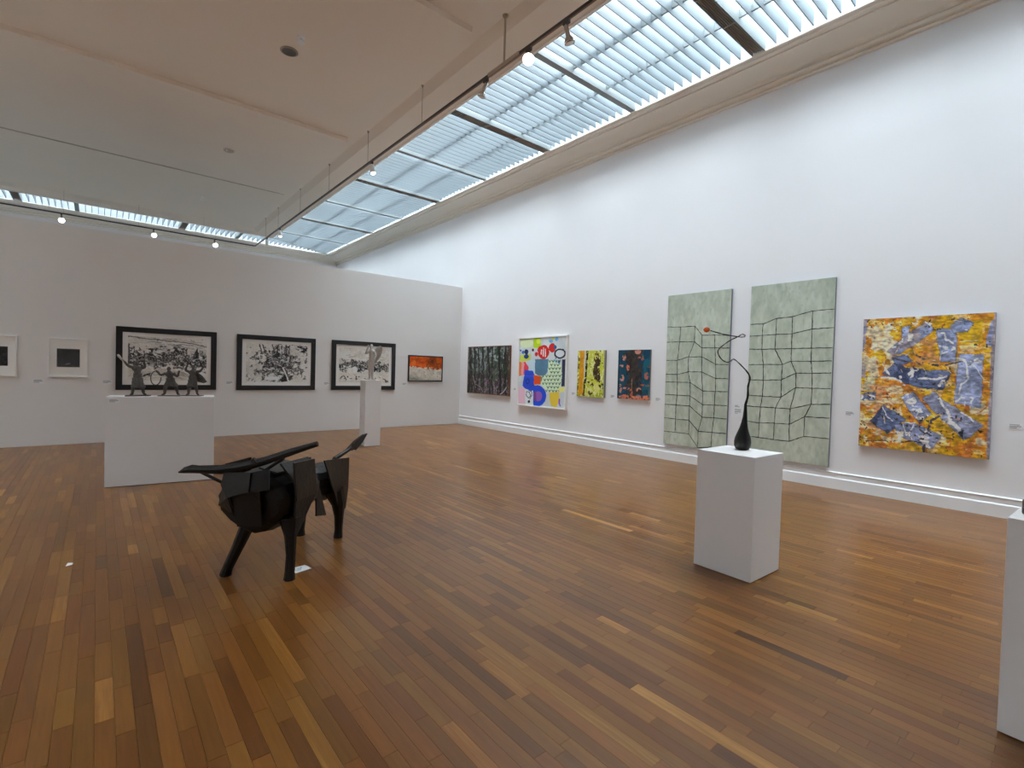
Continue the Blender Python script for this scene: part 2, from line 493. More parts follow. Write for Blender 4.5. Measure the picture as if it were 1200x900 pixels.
# glazing: bars and panes
def glaze(par, x0, x1, y0, y1, along_y):
    a0, a1 = (y0, y1) if along_y else (x0, x1)
    n_ = max(1, round((a1 - a0) / 2.33)); bars = [a0 + (a1 - a0) * k / n_ for k in range(n_ + 1)]
    for i, b_ in enumerate(bars):
        p_ = bars[i - 1]
        if along_y:
            part(MB().box(x0, x1, b_ - 0.03, b_ + 0.03, ZG - 0.05, ZG + 0.05), 'glazing_bar', M_BAR, par)
            if i: part(MB().box(x0, x1, p_ + 0.03, b_ - 0.03, ZG, ZG + 0.01), 'glass_pane', M_PANE, par)
        else:
            part(MB().box(b_ - 0.03, b_ + 0.03, y0, y1, ZG - 0.05, ZG + 0.05), 'glazing_bar', M_BAR, par)
            if i: part(MB().box(p_ + 0.03, b_ - 0.03, y0, y1, ZG, ZG + 0.01), 'glass_pane', M_PANE, par)


glaze(sky1, XE - 0.02, XC + 0.04, YEF, YC + 0.04, True)
glaze(sky2, XCL - 0.04, XE - 0.02, YE - 0.02, YC + 0.04, False)
glaze(sky3, XCL - 0.04, XEL + 0.02, YEF, YE - 0.02, True)
# blades of the skylight outside the view
b3 = part(MB().box(XCL + 0.03, XEL - 0.015, YEF + 0.094, YEF + 0.106, Z0, Z1), 'louvre_blade', M_BLADE, sky3)
for k in range(1, int((YE - YEF - 0.2) / PITCH_B)):
    o = b3.copy(); COL.objects.link(o); o.location = (0, k * PITCH_B, 0)

# ------------------------------------------------------------------ light tracks with spotlights
M_TRACK = mat('track_black', (58, 52, 48), 0.4)
M_ROD = mat('rod_painted', (170, 152, 130), 0.5)
M_WIRE = mat('wire_steel', (120, 108, 96), 0.4, metal=0.6)
M_CHROME = mat('spot_chrome', (205, 200, 198), 0.22, metal=0.85)
M_SPOTW = mat('spot_white', (226, 224, 220), 0.35)
M_LENS = mat('spot_lens', (235, 235, 235), 0.2)
M_LIT = mat('spot_lens_lit', (255, 250, 240), 0.3, emit=((1.0, 0.95, 0.88), 9.0))
ZT = 5.98
TX, TY = 4.42, 20.2

tr = thing('light_track', 'long dark light track hung below the ceiling edge beside the big skylight', 'light track', (TX, YEF, ZT))
MB().box(-0.018, 0.018, 0, TY - YEF + 0.018, -0.015, 0.020).build('rail', M_TRACK, tr)
MB().box(-0.008, 0.008, 0, TY - YEF, -0.019, -0.0155).build('conductor_slot', mat('slot_copper', (120, 86, 60), 0.4), tr)
for yy in (-3.6, -1.3, 1.0, 3.3, 5.65, 7.99, 10.3, 12.62, 14.92, 17.17, 18.72):
    thick = abs(yy - 5.65) < 0.1
    top = zf - ZT
    r = MB().tube([(0, yy - YEF, 0.02), (0, yy - YEF, top - 0.01)], 0.016 if thick else 0.004, 8).build('drop_rod' if thick else 'drop_wire', M_ROD if thick else M_WIRE, tr)
    MB().lathe([(0.014, -0.05), (0.03, -0.03), (0.042, -0.012), (0.042, 0.0)] if thick else [(0.008, -0.04), (0.02, -0.02), (0.028, 0.0)], 12, (0, yy - YEF, top)).build('ceiling_rose', M_ROD, r)
MB().box(-0.03, 0.03, 5.3 - YEF, 6.0 - YEF, -0.017, 0.022).build('feed_box', M_ROD, tr)

tb = thing('light_track', 'dark light track crossing in front of the back skylight', 'light track', (XL, TY, ZT))
MB().box(XEL + 0.8 - XL, TX - XL - 0.02, -0.018, 0.018, -0.015, 0.020).build('rail', M_TRACK, tb)
for xx in (4.4, 6.2, 8.0, 9.8):
    MB().tube([(xx, 0, 0.02), (xx, 0, zf - ZT)], 0.0025, 6).build('drop_wire', M_WIRE, tb)


def spot(loc, aim, lit, label, group, kind, power=0.0):
    """hangs under the track: adapter, stem, neck, bell-shaped housing, lens"""
    t = thing('spotlight', label, 'spotlight', (loc[0], loc[1], ZT - 0.0165), 0, group)
    MB().box(-0.02, 0.02, -0.05, 0.05, -0.045, 0.0).build('adapter', M_TRACK, t, bevel=0.003)
    MB().tube([(0, 0, -0.045), (0, 0, -0.085)], 0.012, 10).build('stem', M_TRACK, t)
    d = Vector(aim).normalized(); p0 = Vector((0, 0, -0.085))
    q = d.to_track_quat('Z', 'Y').to_matrix()

    def along(mb):
        mb.v = [tuple(p0 + q @ Vector(v)) for v in mb.v]; return mb
    hm = M_CHROME if kind == 'bell' else M_SPOTW
    if kind == 'bell':
        h = along(MB().lathe([(0.022, -0.03), (0.03, -0.015), (0.03, 0.085), (0.034, 0.10), (0.05, 0.125), (0.064, 0.155), (0.068, 0.18), (0.062, 0.18), (0.05, 0.15), (0.03, 0.12)], 18)).build('housing', hm, t, smooth=True)
        along(MB().lathe([(0.024, 0.135), (0.06, 0.155), (0.074, 0.175), (0.066, 0.205), (0.03, 0.222)] if lit else [(0.024, 0.135), (0.05, 0.155), (0.058, 0.168), (0.05, 0.182), (0.02, 0.188)], 18)).build('bulb', M_LIT if lit else M_LENS, t, smooth=True)
    else:
        h = along(MB().lathe([(0.03, -0.03), (0.048, -0.02), (0.05, 0.0), (0.05, 0.13), (0.055, 0.135), (0.055, 0.16), (0.046, 0.16), (0.044, 0.13)], 18)).build('housing', hm, t, smooth=True)
        along(MB().lathe([(0.02, 0.12), (0.044, 0.135), (0.05, 0.158), (0.044, 0.172), (0.02, 0.178)], 18)).build('bulb', M_LIT if lit else M_LENS, t, smooth=True)
    if lit and power:
        l = bpy.data.lights.new('spot_beam', 'SPOT'); l.energy = power; l.color = (1.0, 0.93, 0.84); l.spot_size = 1.1; l.spot_blend = 0.6; l.shadow_soft_size = 0.12
        lo = bpy.data.objects.new('spot_beam', l); COL.objects.link(lo); lo.parent = t
        lo.location = p0 + d * 0.21; lo.rotation_euler = d.to_track_quat('-Z', 'Y').to_euler()
    return t


spot((TX, 4.42), (0.35, -0.05, -1), False, 'chrome bell spotlight angled at the wall, next to the feed box end of the track', None, 'bell')
spot((TX, 5.12), (-0.45, -0.5, -0.8), True, 'brightly lit spotlight on the long track near the thick drop rod', None, 'bell', 12)
spot((TX, 6.08), (-0.25, 0.35, -1), False, 'small chrome spotlight hanging just past the thick drop rod', None, 'bell')
spot((TX, 10.1), (0.15, -0.25, -1), True, 'white cylinder spotlight with a glowing lens midway along the track', None, 'cyl', 12)
spot((TX, 16.98), (0.1, -0.1, -1), True, 'white cylinder spotlight glowing near the far corner of the track', None, 'cyl', 12)
spot((TX, 18.53), (0.1, 0.1, -1), False, 'unlit white spotlight closest to the corner where the tracks meet', None, 'cyl')
for xx, lb in ((-0.85, 'lit spotlight on the back track above the white-framed photographs'), (1.39, 'lit spotlight on the back track above the battle print'), (3.13, 'lit spotlight on the back track above the tangled-figures print')):
    spot((xx, TY), (0.05, -0.75, -0.75), True, lb, 'lit spotlights on the back track', 'bell', 12)

# ------------------------------------------------------------------ ceiling fittings
c = thing('ceiling_speaker', 'round dark-grilled ceiling speaker beside a sprinkler', 'speaker', (2.34, 8.62, zf), 0)
MB().lathe([(0.135, 0.0), (0.135, -0.006), (0.115, -0.014), (0.105, -0.014), (0.105, -0.004)], 28).build('rim', mat('speaker_rim', (150, 138, 122), 0.5), c)
MB().lathe([(0.104, -0.003), (0.104, -0.010), (0.05, -0.013), (0.001, -0.0135)], 28).build('grille', mat('speaker_grille', (96, 92, 82), 0.6, bump=0.5, bscale=300), c)
c = thing('smoke_detector', 'small round pale smoke detector on the ceiling panel between the strips', 'smoke detector', (2.36, 13.5, zf), 0)
MB().lathe([(0.11, 0.0), (0.11, -0.015), (0.09, -0.03), (0.05, -0.045), (0.001, -0.047)], 24).build('body', mat('detector_body', (176, 164, 148), 0.5), c)
MB().ball((-0.055, -0.05, -0.035), 0.016, 8, 6).build('lamp', mat('detector_lamp', (240, 236, 228), 0.3), c)
for (px, py), lb in (((2.38, 8.13), 'white sprinkler head next to the ceiling speaker'), ((2.41, 17.85), 'sprinkler head near the back edge of the ceiling')):
    c = thing('sprinkler', lb, 'sprinkler', (px, py, zf), 0)
    MB().lathe([(0.06, 0.0), (0.055, -0.012), (0.02, -0.016), (0.018, -0.05)], 16).build('escutcheon', M_SPOTW, c)
    MB().tube([(-0.02, 0, -0.03), (-0.035, 0, -0.06), (-0.02, 0, -0.088)], 0.006, 6).build('frame_arm', M_SPOTW, c)
    MB().tube([(0.02, 0, -0.03), (0.035, 0, -0.06), (0.02, 0, -0.088)], 0.006, 6).build('frame_arm', M_SPOTW, c)
    MB().lathe([(0.045, -0.086), (0.05, -0.09), (0.045, -0.094)], 14).build('deflector', M_SPOTW, c)

# ------------------------------------------------------------------ pedestals
M_PED = mat('pedestal_paint', (232, 230, 229), 0.5, vary=0.02, scale=2)


def pedestal(label, x, y, w, d, h, rz):
    p = thing('pedestal', label, 'pedestal', (x, y, 0), rz)
    MB().box(-w / 2, w / 2, -d / 2, d / 2, 0.006, h).build('body', M_PED, p, bevel=0.003)
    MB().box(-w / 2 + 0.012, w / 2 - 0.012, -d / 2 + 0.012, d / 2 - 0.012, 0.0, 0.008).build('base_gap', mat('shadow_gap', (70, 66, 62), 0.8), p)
    return p


PED1 = (4.176, 1.955); PED1_H = 0.99
pedestal('white pedestal carrying the black bulb with the curling wire', PED1[0], PED1[1], 0.49, 0.49, PED1_H, -0.03)
PL_R = -0.137
ca, sa = math.cos(PL_R), math.sin(PL_R)
PLW, PLD, PLH = 1.18, 0.42, 1.15
PLx = (0.077 + 1.245) / 2 - sa * PLD / 2; PLy = (8.036 + 7.875) / 2 + ca * PLD / 2
pl = pedestal('wide white pedestal carrying the three metal figures', PLx, PLy, PLW, PLD, PLH, PL_R)
PFH = 1.36
pf_r = math.atan2(9.511 - 9.647, 4.485 - 4.196)
pfx, pfy = 4.385, 9.831
pf = pedestal('tall narrow white pedestal carrying the winged silver figure', pfx + 0.0, pfy, 0.32, 0.42, PFH, -0.15)
pedestal('white pedestal with a grey stone block, cut off beside the gold painting wall', 3.193 + 0.245, 0.24 - 0.235, 0.49, 0.49, 1.0, -0.05)

# ------------------------------------------------------------------ bulb sculpture with the wire
M_BRON = mat('dark_bronze', (26, 25, 24), 0.42, metal=0.35, vary=0.25, scale=30, bump=0.3, bscale=60)
M_ORANGE = mat('orange_enamel', (236, 104, 30), 0.45, vary=0.2, scale=60)
v = thing('bulb_sculpture', 'black teardrop bulb with a long curling wire ending in an orange ball', 'sculpture', (4.272, 1.981, PED1_H), -0.697)
stem = [(0.012, 0.393), (0.028, 0.463), (0.03, 0.546), (0.045, 0.616), (0.03, 0.664), (-0.028, 0.731), (-0.093, 0.778), (-0.13, 0.762), (-0.168, 0.748), (-0.216, 0.761), (-0.253, 0.801), (-0.254, 0.849), (-0.194, 0.899), (-0.127, 0.943), (-0.065, 0.972), (-0.030, 0.995), (-0.011, 0.990), (-0.016, 0.976), (-0.04, 0.968), (-0.072, 0.969), (-0.149, 0.981), (-0.225, 0.998), (-0.302, 1.02)]


def smooth_path(pts, n=6):
    P = [Vector(p) for p in pts]; out = []
    for i in range(len(P) - 1):
        p0, p1, p2, p3 = P[max(i - 1, 0)], P[i], P[i + 1], P[min(i + 2, len(P) - 1)]
        for k in range(n):
            t = k / n
            out.append(0.5 * ((2 * p1) + (p2 - p0) * t + (2 * p0 - 5 * p1 + 4 * p2 - p3) * t * t + (3 * p1 - p0 - 3 * p2 + p3) * t ** 3))
    return out + [P[-1]]


dep = [0.0, 0.0, 0.005, 0.01, 0.02, 0.03, 0.02, 0, -0.03, -0.05, -0.05, -0.03, 0, 0.02, 0.03, 0.03, 0.02, 0.0, -0.01, -0.01, 0, 0.02, 0.03]
bulb = MB()
bp_ = [(0.035, 0.0), (0.055, 0.008), (0.066, 0.035), (0.068, 0.07), (0.062, 0.105), (0.048, 0.145), (0.034, 0.19), (0.024, 0.24), (0.018, 0.29), (0.014, 0.34), (0.011, 0.395)]
sg = 22; vs = []
for r, z in bp_:
    cx = 0.0 if z < 0.15 else 0.012 * min(1, (z - 0.15) / 0.15)
    for k in range(sg):
        a = 2 * math.pi * k / sg; rr = r * (1 + 0.04 * math.sin(3 * a + z * 12))
        vs.append((cx + rr * math.cos(a), rr * math.sin(a), z))
bulb.add(vs, [(i * sg + k, i * sg + (k + 1) % sg, (i + 1) * sg + (k + 1) % sg, (i + 1) * sg + k) for i in range(len(bp_) - 1) for k in range(sg)] + [tuple(range(sg))[::-1], tuple(range((len(bp_) - 1) * sg, len(bp_) * sg))])
bulb.build('bulb', M_BRON, v, smooth=True)
sp = smooth_path([(x, d, z) for (x, z), d in zip(stem, dep)])
n = len(sp)
MB().tube(sp, [0.0105 - 0.006 * min(1, i / (n * 0.25)) + 0.0008 * math.sin(i * 1.1) for i in range(n)], 8).build('wire', M_BRON, v, smooth=True)
MB().ball((-0.335, 0.03, 1.026), (0.027, 0.026, 0.023), 14, 9).build('ball', M_ORANGE, v, smooth=True)

# grey stone block on the pedestal at the frame's edge
b = thing('stone_sculpture', 'grey stone block sculpture standing on the cut-off pedestal', 'sculpture', (3.445, 0.085, 1.0), -0.2)
st = mat('grey_stone', (120, 114, 108), 0.7, vary=0.2, scale=14, bump=0.4, bscale=50)
MB().box(-0.135, 0.135, -0.12, 0.12, 0, 0.075).build('base', st, b, bevel=0.01)
MB().prism([(-0.11, 0.07), (0.1, 0.07), (0.13, 0.2), (0.03, 0.32), (-0.06, 0.26), (-0.08, 0.15)], -0.07, 0.07, lambda p, t: (p[0] + 0.05, t, p[1])).build('upper_form', st, b, bevel=0.012)

# ------------------------------------------------------------------ welded bull
M_IRON = mat('blackened_iron', (27, 24, 22), 0.46, metal=0.5, vary=0.35, scale=9, bump=0.45, bscale=30)
M_IRON2 = mat('worn_iron_plate', (37, 33, 30), 0.40, metal=0.5, vary=0.3, scale=6, bump=0.35, bscale=22)
# local frame: x = towards the head, y = to the bull's flank facing the bulb pedestal
bull = thing('bull_sculpture', 'black welded metal bull with long horns and raised tail', 'sculpture', (1.62, 4.712, 0), math.atan2(-0.695, -0.719))


def bl(p): return (p[0], p[1], p[2])


def loft(mb, secs, seg=14, power=0.85, keel=0.45):
    """secs: (s, tc, halfwidth, z0, z1) faceted ring sections"""
    vs = []
    for s, tc, hw, z0, z1 in secs:
        for k in range(seg):
            a = 2 * math.pi * (k + 0.5) / seg; ca_, sa_ = math.cos(a), math.sin(a)
            x_ = math.copysign(abs(ca_) ** power, ca_); z_ = math.copysign(abs(sa_) ** power, sa_)
            if z_ < 0: x_ *= 1 - keel * abs(z_) ** 1.3
            vs.append((s, tc + hw * x_, (z0 + z1) / 2 + (z1 - z0) / 2 * z_))
    m_ = len(secs)
    return mb.add(vs, [(i * seg + k, i * seg + (k + 1) % seg, (i + 1) * seg + (k + 1) % seg, (i + 1) * seg + k) for i in range(m_ - 1) for k in range(seg)] + [tuple(range(seg))[::-1], tuple(range((m_ - 1) * seg, m_ * seg))])


loft(MB(), [(-0.20, 0.02, 0.07, 0.48, 0.64), (-0.12, 0.02, 0.14, 0.37, 0.69), (0.02, 0.02, 0.17, 0.34, 0.71), (0.14, 0.01, 0.15, 0.38, 0.70), (0.27, 0.0, 0.14, 0.42, 0.70), (0.40, 0, 0.19, 0.40, 0.74), (0.52, 0, 0.265, 0.345, 0.80), (0.70, 0, 0.295, 0.325, 0.81), (0.90, 0, 0.295, 0.33, 0.80), (0.98, -0.005, 0.28, 0.345, 0.79), (1.035, -0.015, 0.25, 0.39, 0.76), (1.06, -0.02, 0.17, 0.45, 0.70)]).build('body', M_IRON, bull)
# horns: one long bar
hp = [(1.08, -0.543, 0.796), (1.08, -0.50, 0.810), (1.08, -0.45, 0.822), (1.08, -0.35, 0.827), (1.08, -0.209, 0.833), (1.08, -0.041, 0.860), (1.06, 0.125, 0.910), (1.03, 0.316, 0.982), (1.0, 0.485, 1.040)]
MB().tube(hp, [0.006, 0.02, 0.028, 0.030, 0.034, 0.036, 0.030, 0.026, 0.020], 9).build('horn_bar', M_IRON, bull)
MB().slab([(1.085, -0.535, 0.795), (1.09, -0.44, 0.80), (1.08, -0.33, 0.815), (1.075, -0.36, 0.848), (1.075, -0.44, 0.852), (1.08, -0.50, 0.83)], 0.012).build('horn_blade', M_IRON, bull)
MB().tube([(1.06, -0.39, 0.805), (1.02, -0.235, 0.72)], 0.012, 7).build('strut', M_IRON, bull)
MB().tube([(0.95, 0.03, 0.80), (0.96, 0.20, 0.915)], 0.014, 7).build('strut', M_IRON, bull)
MB().slab([(1.09, 0.02, 0.88), (1.09, 0.05, 0.935), (1.09, 0.085, 0.90)], 0.02).build('crest', M_IRON, bull)
# head: bent face plates under the horns
MB().slab([(1.10, -0.165, 0.82), (1.12, 0.05, 0.83), (1.155, 0.06, 0.70), (1.145, -0.115, 0.645), (1.11, -0.185, 0.73)], 0.012).build('face_plate', M_IRON2, bull)
MB().slab([(1.10, 0.035, 0.825), (1.06, 0.155, 0.85), (1.085, 0.17, 0.705), (1.135, 0.05, 0.69)], 0.012).build('face_plate', M_IRON2, bull)
MB().slab([(1.07, -0.19, 0.74), (1.13, -0.115, 0.645), (1.09, -0.10, 0.52), (1.04, -0.25, 0.56)], 0.012).build('jaw_plate', M_IRON, bull)
MB().slab([(1.10, -0.12, 0.66), (1.125, 0.12, 0.70), (1.09, 0.12, 0.44), (1.07, -0.08, 0.42)], 0.012).build('chest_plate', M_IRON, bull)
# shoulder and flank plates
MB().slab([(1.02, 0.315, 0.895), (0.745, 0.325, 0.88), (0.70, 0.325, 0.598), (0.995, 0.325, 0.608)], 0.016).build('shoulder_plate', M_IRON2, bull)
MB().slab([(1.0, 0.20, 0.878), (0.615, 0.20, 0.866), (0.60, 0.30, 0.74), (0.98, 0.30, 0.74)], 0.014).build('shoulder_plate', M_IRON2, bull)
MB().slab([(0.60, -0.05, 0.83), (0.95, 0.0, 0.83), (0.97, 0.16, 0.80), (0.62, 0.2, 0.81)], 0.012).build('back_plate', M_IRON2, bull)
MB().slab([(0.975, 0.305, 0.62), (0.69, 0.31, 0.59), (0.79, 0.29, 0.45), (0.945, 0.285, 0.30)], 0.014).build('flank_plate', M_IRON, bull)
MB().slab([(0.42, 0.175, 0.57), (0.365, 0.175, 0.56), (0.25, 0.185, 0.285), (0.425, 0.185, 0.325)], 0.012).build('hanging_plate', M_IRON, bull)
MB().slab([(0.32, 0.195, 0.785), (-0.155, 0.205, 0.732), (-0.15, 0.205, 0.45), (-0.10, 0.205, 0.25), (0.05, 0.20, 0.30), (0.13, 0.20, 0.46)], 0.014).build('hip_plate', M_IRON2, bull)
MB().slab([(0.25, -0.17, 0.74), (-0.15, -0.18, 0.72), (-0.12, -0.2, 0.35), (0.10, -0.2, 0.34)], 0.014).build('hip_plate', M_IRON, bull)
MB().slab([(0.9, -0.3, 0.84), (0.6, -0.3, 0.84), (0.6, -0.31, 0.5), (0.9, -0.31, 0.48)], 0.014).build('shoulder_plate', M_IRON, bull)
# tail: thin shaft and notched blade
MB().tube([(0.06, 0.12, 0.66), (0.0, 0.14, 0.745), (-0.16, 0.155, 0.775), (-0.30, 0.165, 0.80)], [0.024, 0.022, 0.02, 0.018], 8).build('tail_shaft', M_IRON, bull)
MB().slab([(-0.20, 0.155, 0.795), (-0.36, 0.17, 0.865), (-0.55, 0.175, 0.905), (-0.66, 0.18, 0.905), (-0.55, 0.175, 0.83), (-0.40, 0.165, 0.765), (-0.36, 0.165, 0.782), (-0.32, 0.165, 0.775)], 0.014).build('tail_blade', M_IRON, bull)
# legs
MB().tube([(0.93, -0.07, 0.46), (0.945, -0.10, 0.36), (0.95, -0.17, 0.20), (0.955, -0.235, 0.06), (0.955, -0.254, 0.0)], [0.085, 0.050, 0.040, 0.036, 0.042], 9).build('leg', M_IRON, bull)
MB().tube([(0.93, 0.24, 0.46), (0.945, 0.258, 0.33), (0.945, 0.262, 0.18), (0.945, 0.256, 0.06), (0.945, 0.254, 0.0)], [0.075, 0.044, 0.034, 0.036, 0.042], 9).build('leg', M_IRON, bull)
MB().tube([(0.02, 0.15, 0.45), (0.0, 0.185, 0.32), (-0.01, 0.187, 0.20), (-0.01, 0.187, 0.08), (0.0, 0.187, 0.0)], [0.09, 0.062, 0.042, 0.036, 0.042], 9).build('leg', M_IRON, bull)
MB().tube([(0.02, -0.12, 0.45), (0.0, -0.17, 0.32), (0.0, -0.18, 0.18), (0.0, -0.187, 0.06), (0.0, -0.187, 0.0)], [0.085, 0.058, 0.042, 0.038, 0.044], 9).build('leg', M_IRON, bull)

# label card and scrap on the floor
M_CARD = mat('white_card', (236, 238, 240), 0.5)
cd = thing('floor_label', 'small white label card lying on the floor beside the bull', 'label card', (1.24, 4.02, 0.0), 0.2)
MB().box(-0.065, 0.065, -0.05, 0.05, 0.0, 0.004).build('card', M_CARD, cd)
tx = MB()
for k in range(4): tx.box(-0.05, 0.03 - 0.012 * k, 0.025 - 0.017 * k, 0.031 - 0.017 * k, 0.004, 0.0043)
tx.build('printed_lines', mat('print_grey', (120, 122, 126), 0.6), cd)
tag(MB().add([(-0.02, -0.03, 0), (0.02, -0.025, 0.004), (0.025, 0.02, 0.002), (-0.01, 0.03, 0.006), (-0.02, -0.03, 0.003), (0.02, -0.025, 0.007), (0.025, 0.02, 0.005), (-0.01, 0.03, 0.009)],
             [(0, 3, 2, 1), (4, 5, 6, 7), (0, 1, 5, 4), (1, 2, 6, 5), (2, 3, 7, 6), (3, 0, 4, 7)]).build('paper_scrap', M_CARD), 'tiny white scrap of paper on the wooden floor', 'paper').location = (-0.158, 5.138, 0)

# ------------------------------------------------------------------ pictures: small numeric painter
def vnoise(h, w, cells, seed, octv=4, gain=0.55, ax=1.0, ay=1.0):
    """value noise in 0..1 on an h x w raster"""
    r = np.random.RandomState(seed); out = np.zeros((h, w)); amp = 1.0; tot = 0
    for o_ in range(octv):
        cy_ = max(2, int(cells * ay * 2 ** o_)); cx_ = max(2, int(cells * ax * 2 ** o_))
        g = r.rand(cy_ + 2, cx_ + 2)
        yy = np.linspace(0, cy_, h); xx = np.linspace(0, cx_, w)
        y0 = np.minimum(yy.astype(int), cy_); x0 = np.minimum(xx.astype(int), cx_)
        fy = yy - y0; fx = xx - x0; fy = fy * fy * (3 - 2 * fy); fx = fx * fx * (3 - 2 * fx)
        a = g[y0][:, x0]; b_ = g[y0][:, x0 + 1]; c_ = g[y0 + 1][:, x0]; d_ = g[y0 + 1][:, x0 + 1]
        out += amp * ((a * (1 - fx) + b_ * fx) * (1 - fy)[:, None] + (c_ * (1 - fx) + d_ * fx) * fy[:, None])
        tot += amp; amp *= gain
    out /= tot
    return np.clip((out - 0.5) * 1.6 + 0.5, 0, 1)


def homography(dst):
    """maps unit square (u right, v down) TL,TR,BR,BL -> dst points"""
    A = []; B = []
    for (u, v_), (x_, y_) in zip(((0, 0), (1, 0), (1, 1), (0, 1)), dst):
        A.append([u, v_, 1, 0, 0, 0, -u * x_, -v_ * x_]); B.append(x_)
        A.append([0, 0, 0, u, v_, 1, -u * y_, -v_ * y_]); B.append(y_)
    s_ = np.linalg.solve(np.array(A, float), np.array(B, float)); return np.append(s_, 1).reshape(3, 3)


class Paint:
    def __init__(self, w, h, corners, base, seed=1, warp=0.0, wcells=14):
        self.w, self.h, self.seed = w, h, seed
        u, v_ = np.meshgrid(np.linspace(0, 1, w), np.linspace(0, 1, h)); self.u, self.v = u, v_
        Hm = homography(corners); q = np.stack([u, v_, np.ones_like(u)], -1) @ Hm.T
        self.x = q[..., 0] / q[..., 2]; self.y = q[..., 1] / q[..., 2]
        if warp:
            self.x = self.x + (vnoise(h, w, wcells, seed + 91) - .5) * 2 * warp; self.y = self.y + (vnoise(h, w, wcells, seed + 92) - .5) * 2 * warp
        self.img = np.zeros((h, w, 3)); self.img[:] = base; self.k = 0

    def n(self, cells, octv=4, **kw):
        self.k += 1; return vnoise(self.h, self.w, cells, self.seed * 131 + self.k, octv, **kw)

    def put(self, mask, col, mot=0.0, cells=25):
        m_ = np.clip(mask.astype(float), 0, 1)[..., None]; c_ = np.array(col, float) * np.ones_like(self.img)
        if mot: c_ = c_ * (1 + mot * 2 * (self.n(cells) - .5))[..., None]
        self.img = self.img * (1 - m_) + c_ * m_

    def poly(self, pts):
        ins = np.zeros(self.x.shape, bool); k = len(pts)
        for i in range(k):
            (x1, y1), (x2, y2) = pts[i], pts[(i + 1) % k]
            if y1 == y2: continue
            c_ = ((y1 > self.y) != (y2 > self.y)) & (self.x < (x2 - x1) * (self.y - y1) / (y2 - y1) + x1); ins ^= c_
        return ins

    def line(self, pts, wd, soft=1.0):
        d = np.full(self.x.shape, 1e9)
        for (x1, y1), (x2, y2) in zip(pts[:-1], pts[1:]):
            L2 = (x2 - x1) ** 2 + (y2 - y1) ** 2 + 1e-9
            t = np.clip(((self.x - x1) * (x2 - x1) + (self.y - y1) * (y2 - y1)) / L2, 0, 1)
            d = np.minimum(d, np.hypot(self.x - x1 - t * (x2 - x1), self.y - y1 - t * (y2 - y1)))
        return np.clip((wd / 2 - d) / soft + 0.5, 0, 1)

    def ell(self, cx, cy, rx, ry): return (((self.x - cx) / rx) ** 2 + ((self.y - cy) / ry) ** 2) < 1


M_PAINT = {}


def m_paint(rough):
    if rough in M_PAINT: return M_PAINT[rough]
    m = bpy.data.materials.new('painted_surface_%d' % int(rough * 100)); m.use_nodes = True; nt = m.node_tree; b_ = nt.nodes['Principled BSDF']
    at = nt.nodes.new('ShaderNodeAttribute'); at.attribute_name = 'pigment'; nt.links.new(at.outputs['Color'], b_.inputs['Base Color'])
    b_.inputs['Roughness'].default_value = rough; b_.inputs['Specular IOR Level'].default_value = 0.3
    M_PAINT[rough] = m
    return m


GAIN = 1.25


def picture_face(P, x0, x1, z0, z1, yd, parent, name='painted_surface', rough=0.5, gain=None):
    w, h = P.w, P.h
    X, Zz = np.meshgrid(np.linspace(x0, x1, w), np.linspace(z1, z0, h))
    co = np.stack([X, np.full_like(X, yd), Zz], -1).reshape(-1, 3)
    idx = np.arange(w * h).reshape(h, w)
    q = np.stack([idx[:-1, :-1], idx[1:, :-1], idx[1:, 1:], idx[:-1, 1:]], -1).reshape(-1, 4)
    me = bpy.data.meshes.new(name); nf = len(q)
    me.vertices.add(w * h); me.vertices.foreach_set('co', co.astype(np.float32).ravel())
    me.loops.add(nf * 4); me.loops.foreach_set('vertex_index', q.astype(np.int32).ravel())
    me.polygons.add(nf); me.polygons.foreach_set('loop_start', np.arange(0, nf * 4, 4, dtype=np.int32)); me.polygons.foreach_set('loop_total', np.full(nf, 4, dtype=np.int32))
    me.update(calc_edges=True)
    c_ = np.clip(lin(np.clip(P.img, 0, 255)) * (gain or GAIN), 0, 0.9)
    a = me.color_attributes.new('pigment', 'FLOAT_COLOR', 'POINT')
    a.data.foreach_set('color', np.concatenate([c_, np.ones(c_.shape[:2] + (1,))], -1).astype(np.float32).ravel())
    me.materials.append(m_paint(rough))
    o = bpy.data.objects.new(name, me); COL.objects.link(o); o.parent = parent
    return o


def frame_bars(parent, w, h, bar, y0, y1, m, name='frame_bar', bev=0.002):
    """four bars round an opening, outer size w x h, from depth y0 (wall) to y1 (front, negative)"""
    MB().box(-w / 2, w / 2, y1, y0, h - bar, h).build(name, m, parent, bevel=bev)
    MB().box(-w / 2, w / 2, y1, y0, 0, bar).build(name, m, parent, bevel=bev)
    MB().box(-w / 2, -w / 2 + bar, y1, y0, bar, h - bar).build(name, m, parent, bevel=bev)
    MB().box(w / 2 - bar, w / 2, y1, y0, bar, h - bar).build(name, m, parent, bevel=bev)


def on_divider(name, label, cat, x0, x1, z0, group=None): return thing(name, label, cat, ((x0 + x1) / 2, YP, z0), 0, group)
def on_right(name, label, cat, ya, yb, z0, group=None): return thing(name, label, cat, (XW, (ya + yb) / 2, z0), -math.pi / 2, group)


M_BLK = mat('black_frame', (26, 25, 27), 0.35)
M_WHF = mat('white_frame', (238, 236, 232), 0.4)
M_MAT = mat('mount_board', (246, 243, 238), 0.7)
M_CANV = mat('canvas_edge', (214, 210, 202), 0.8)


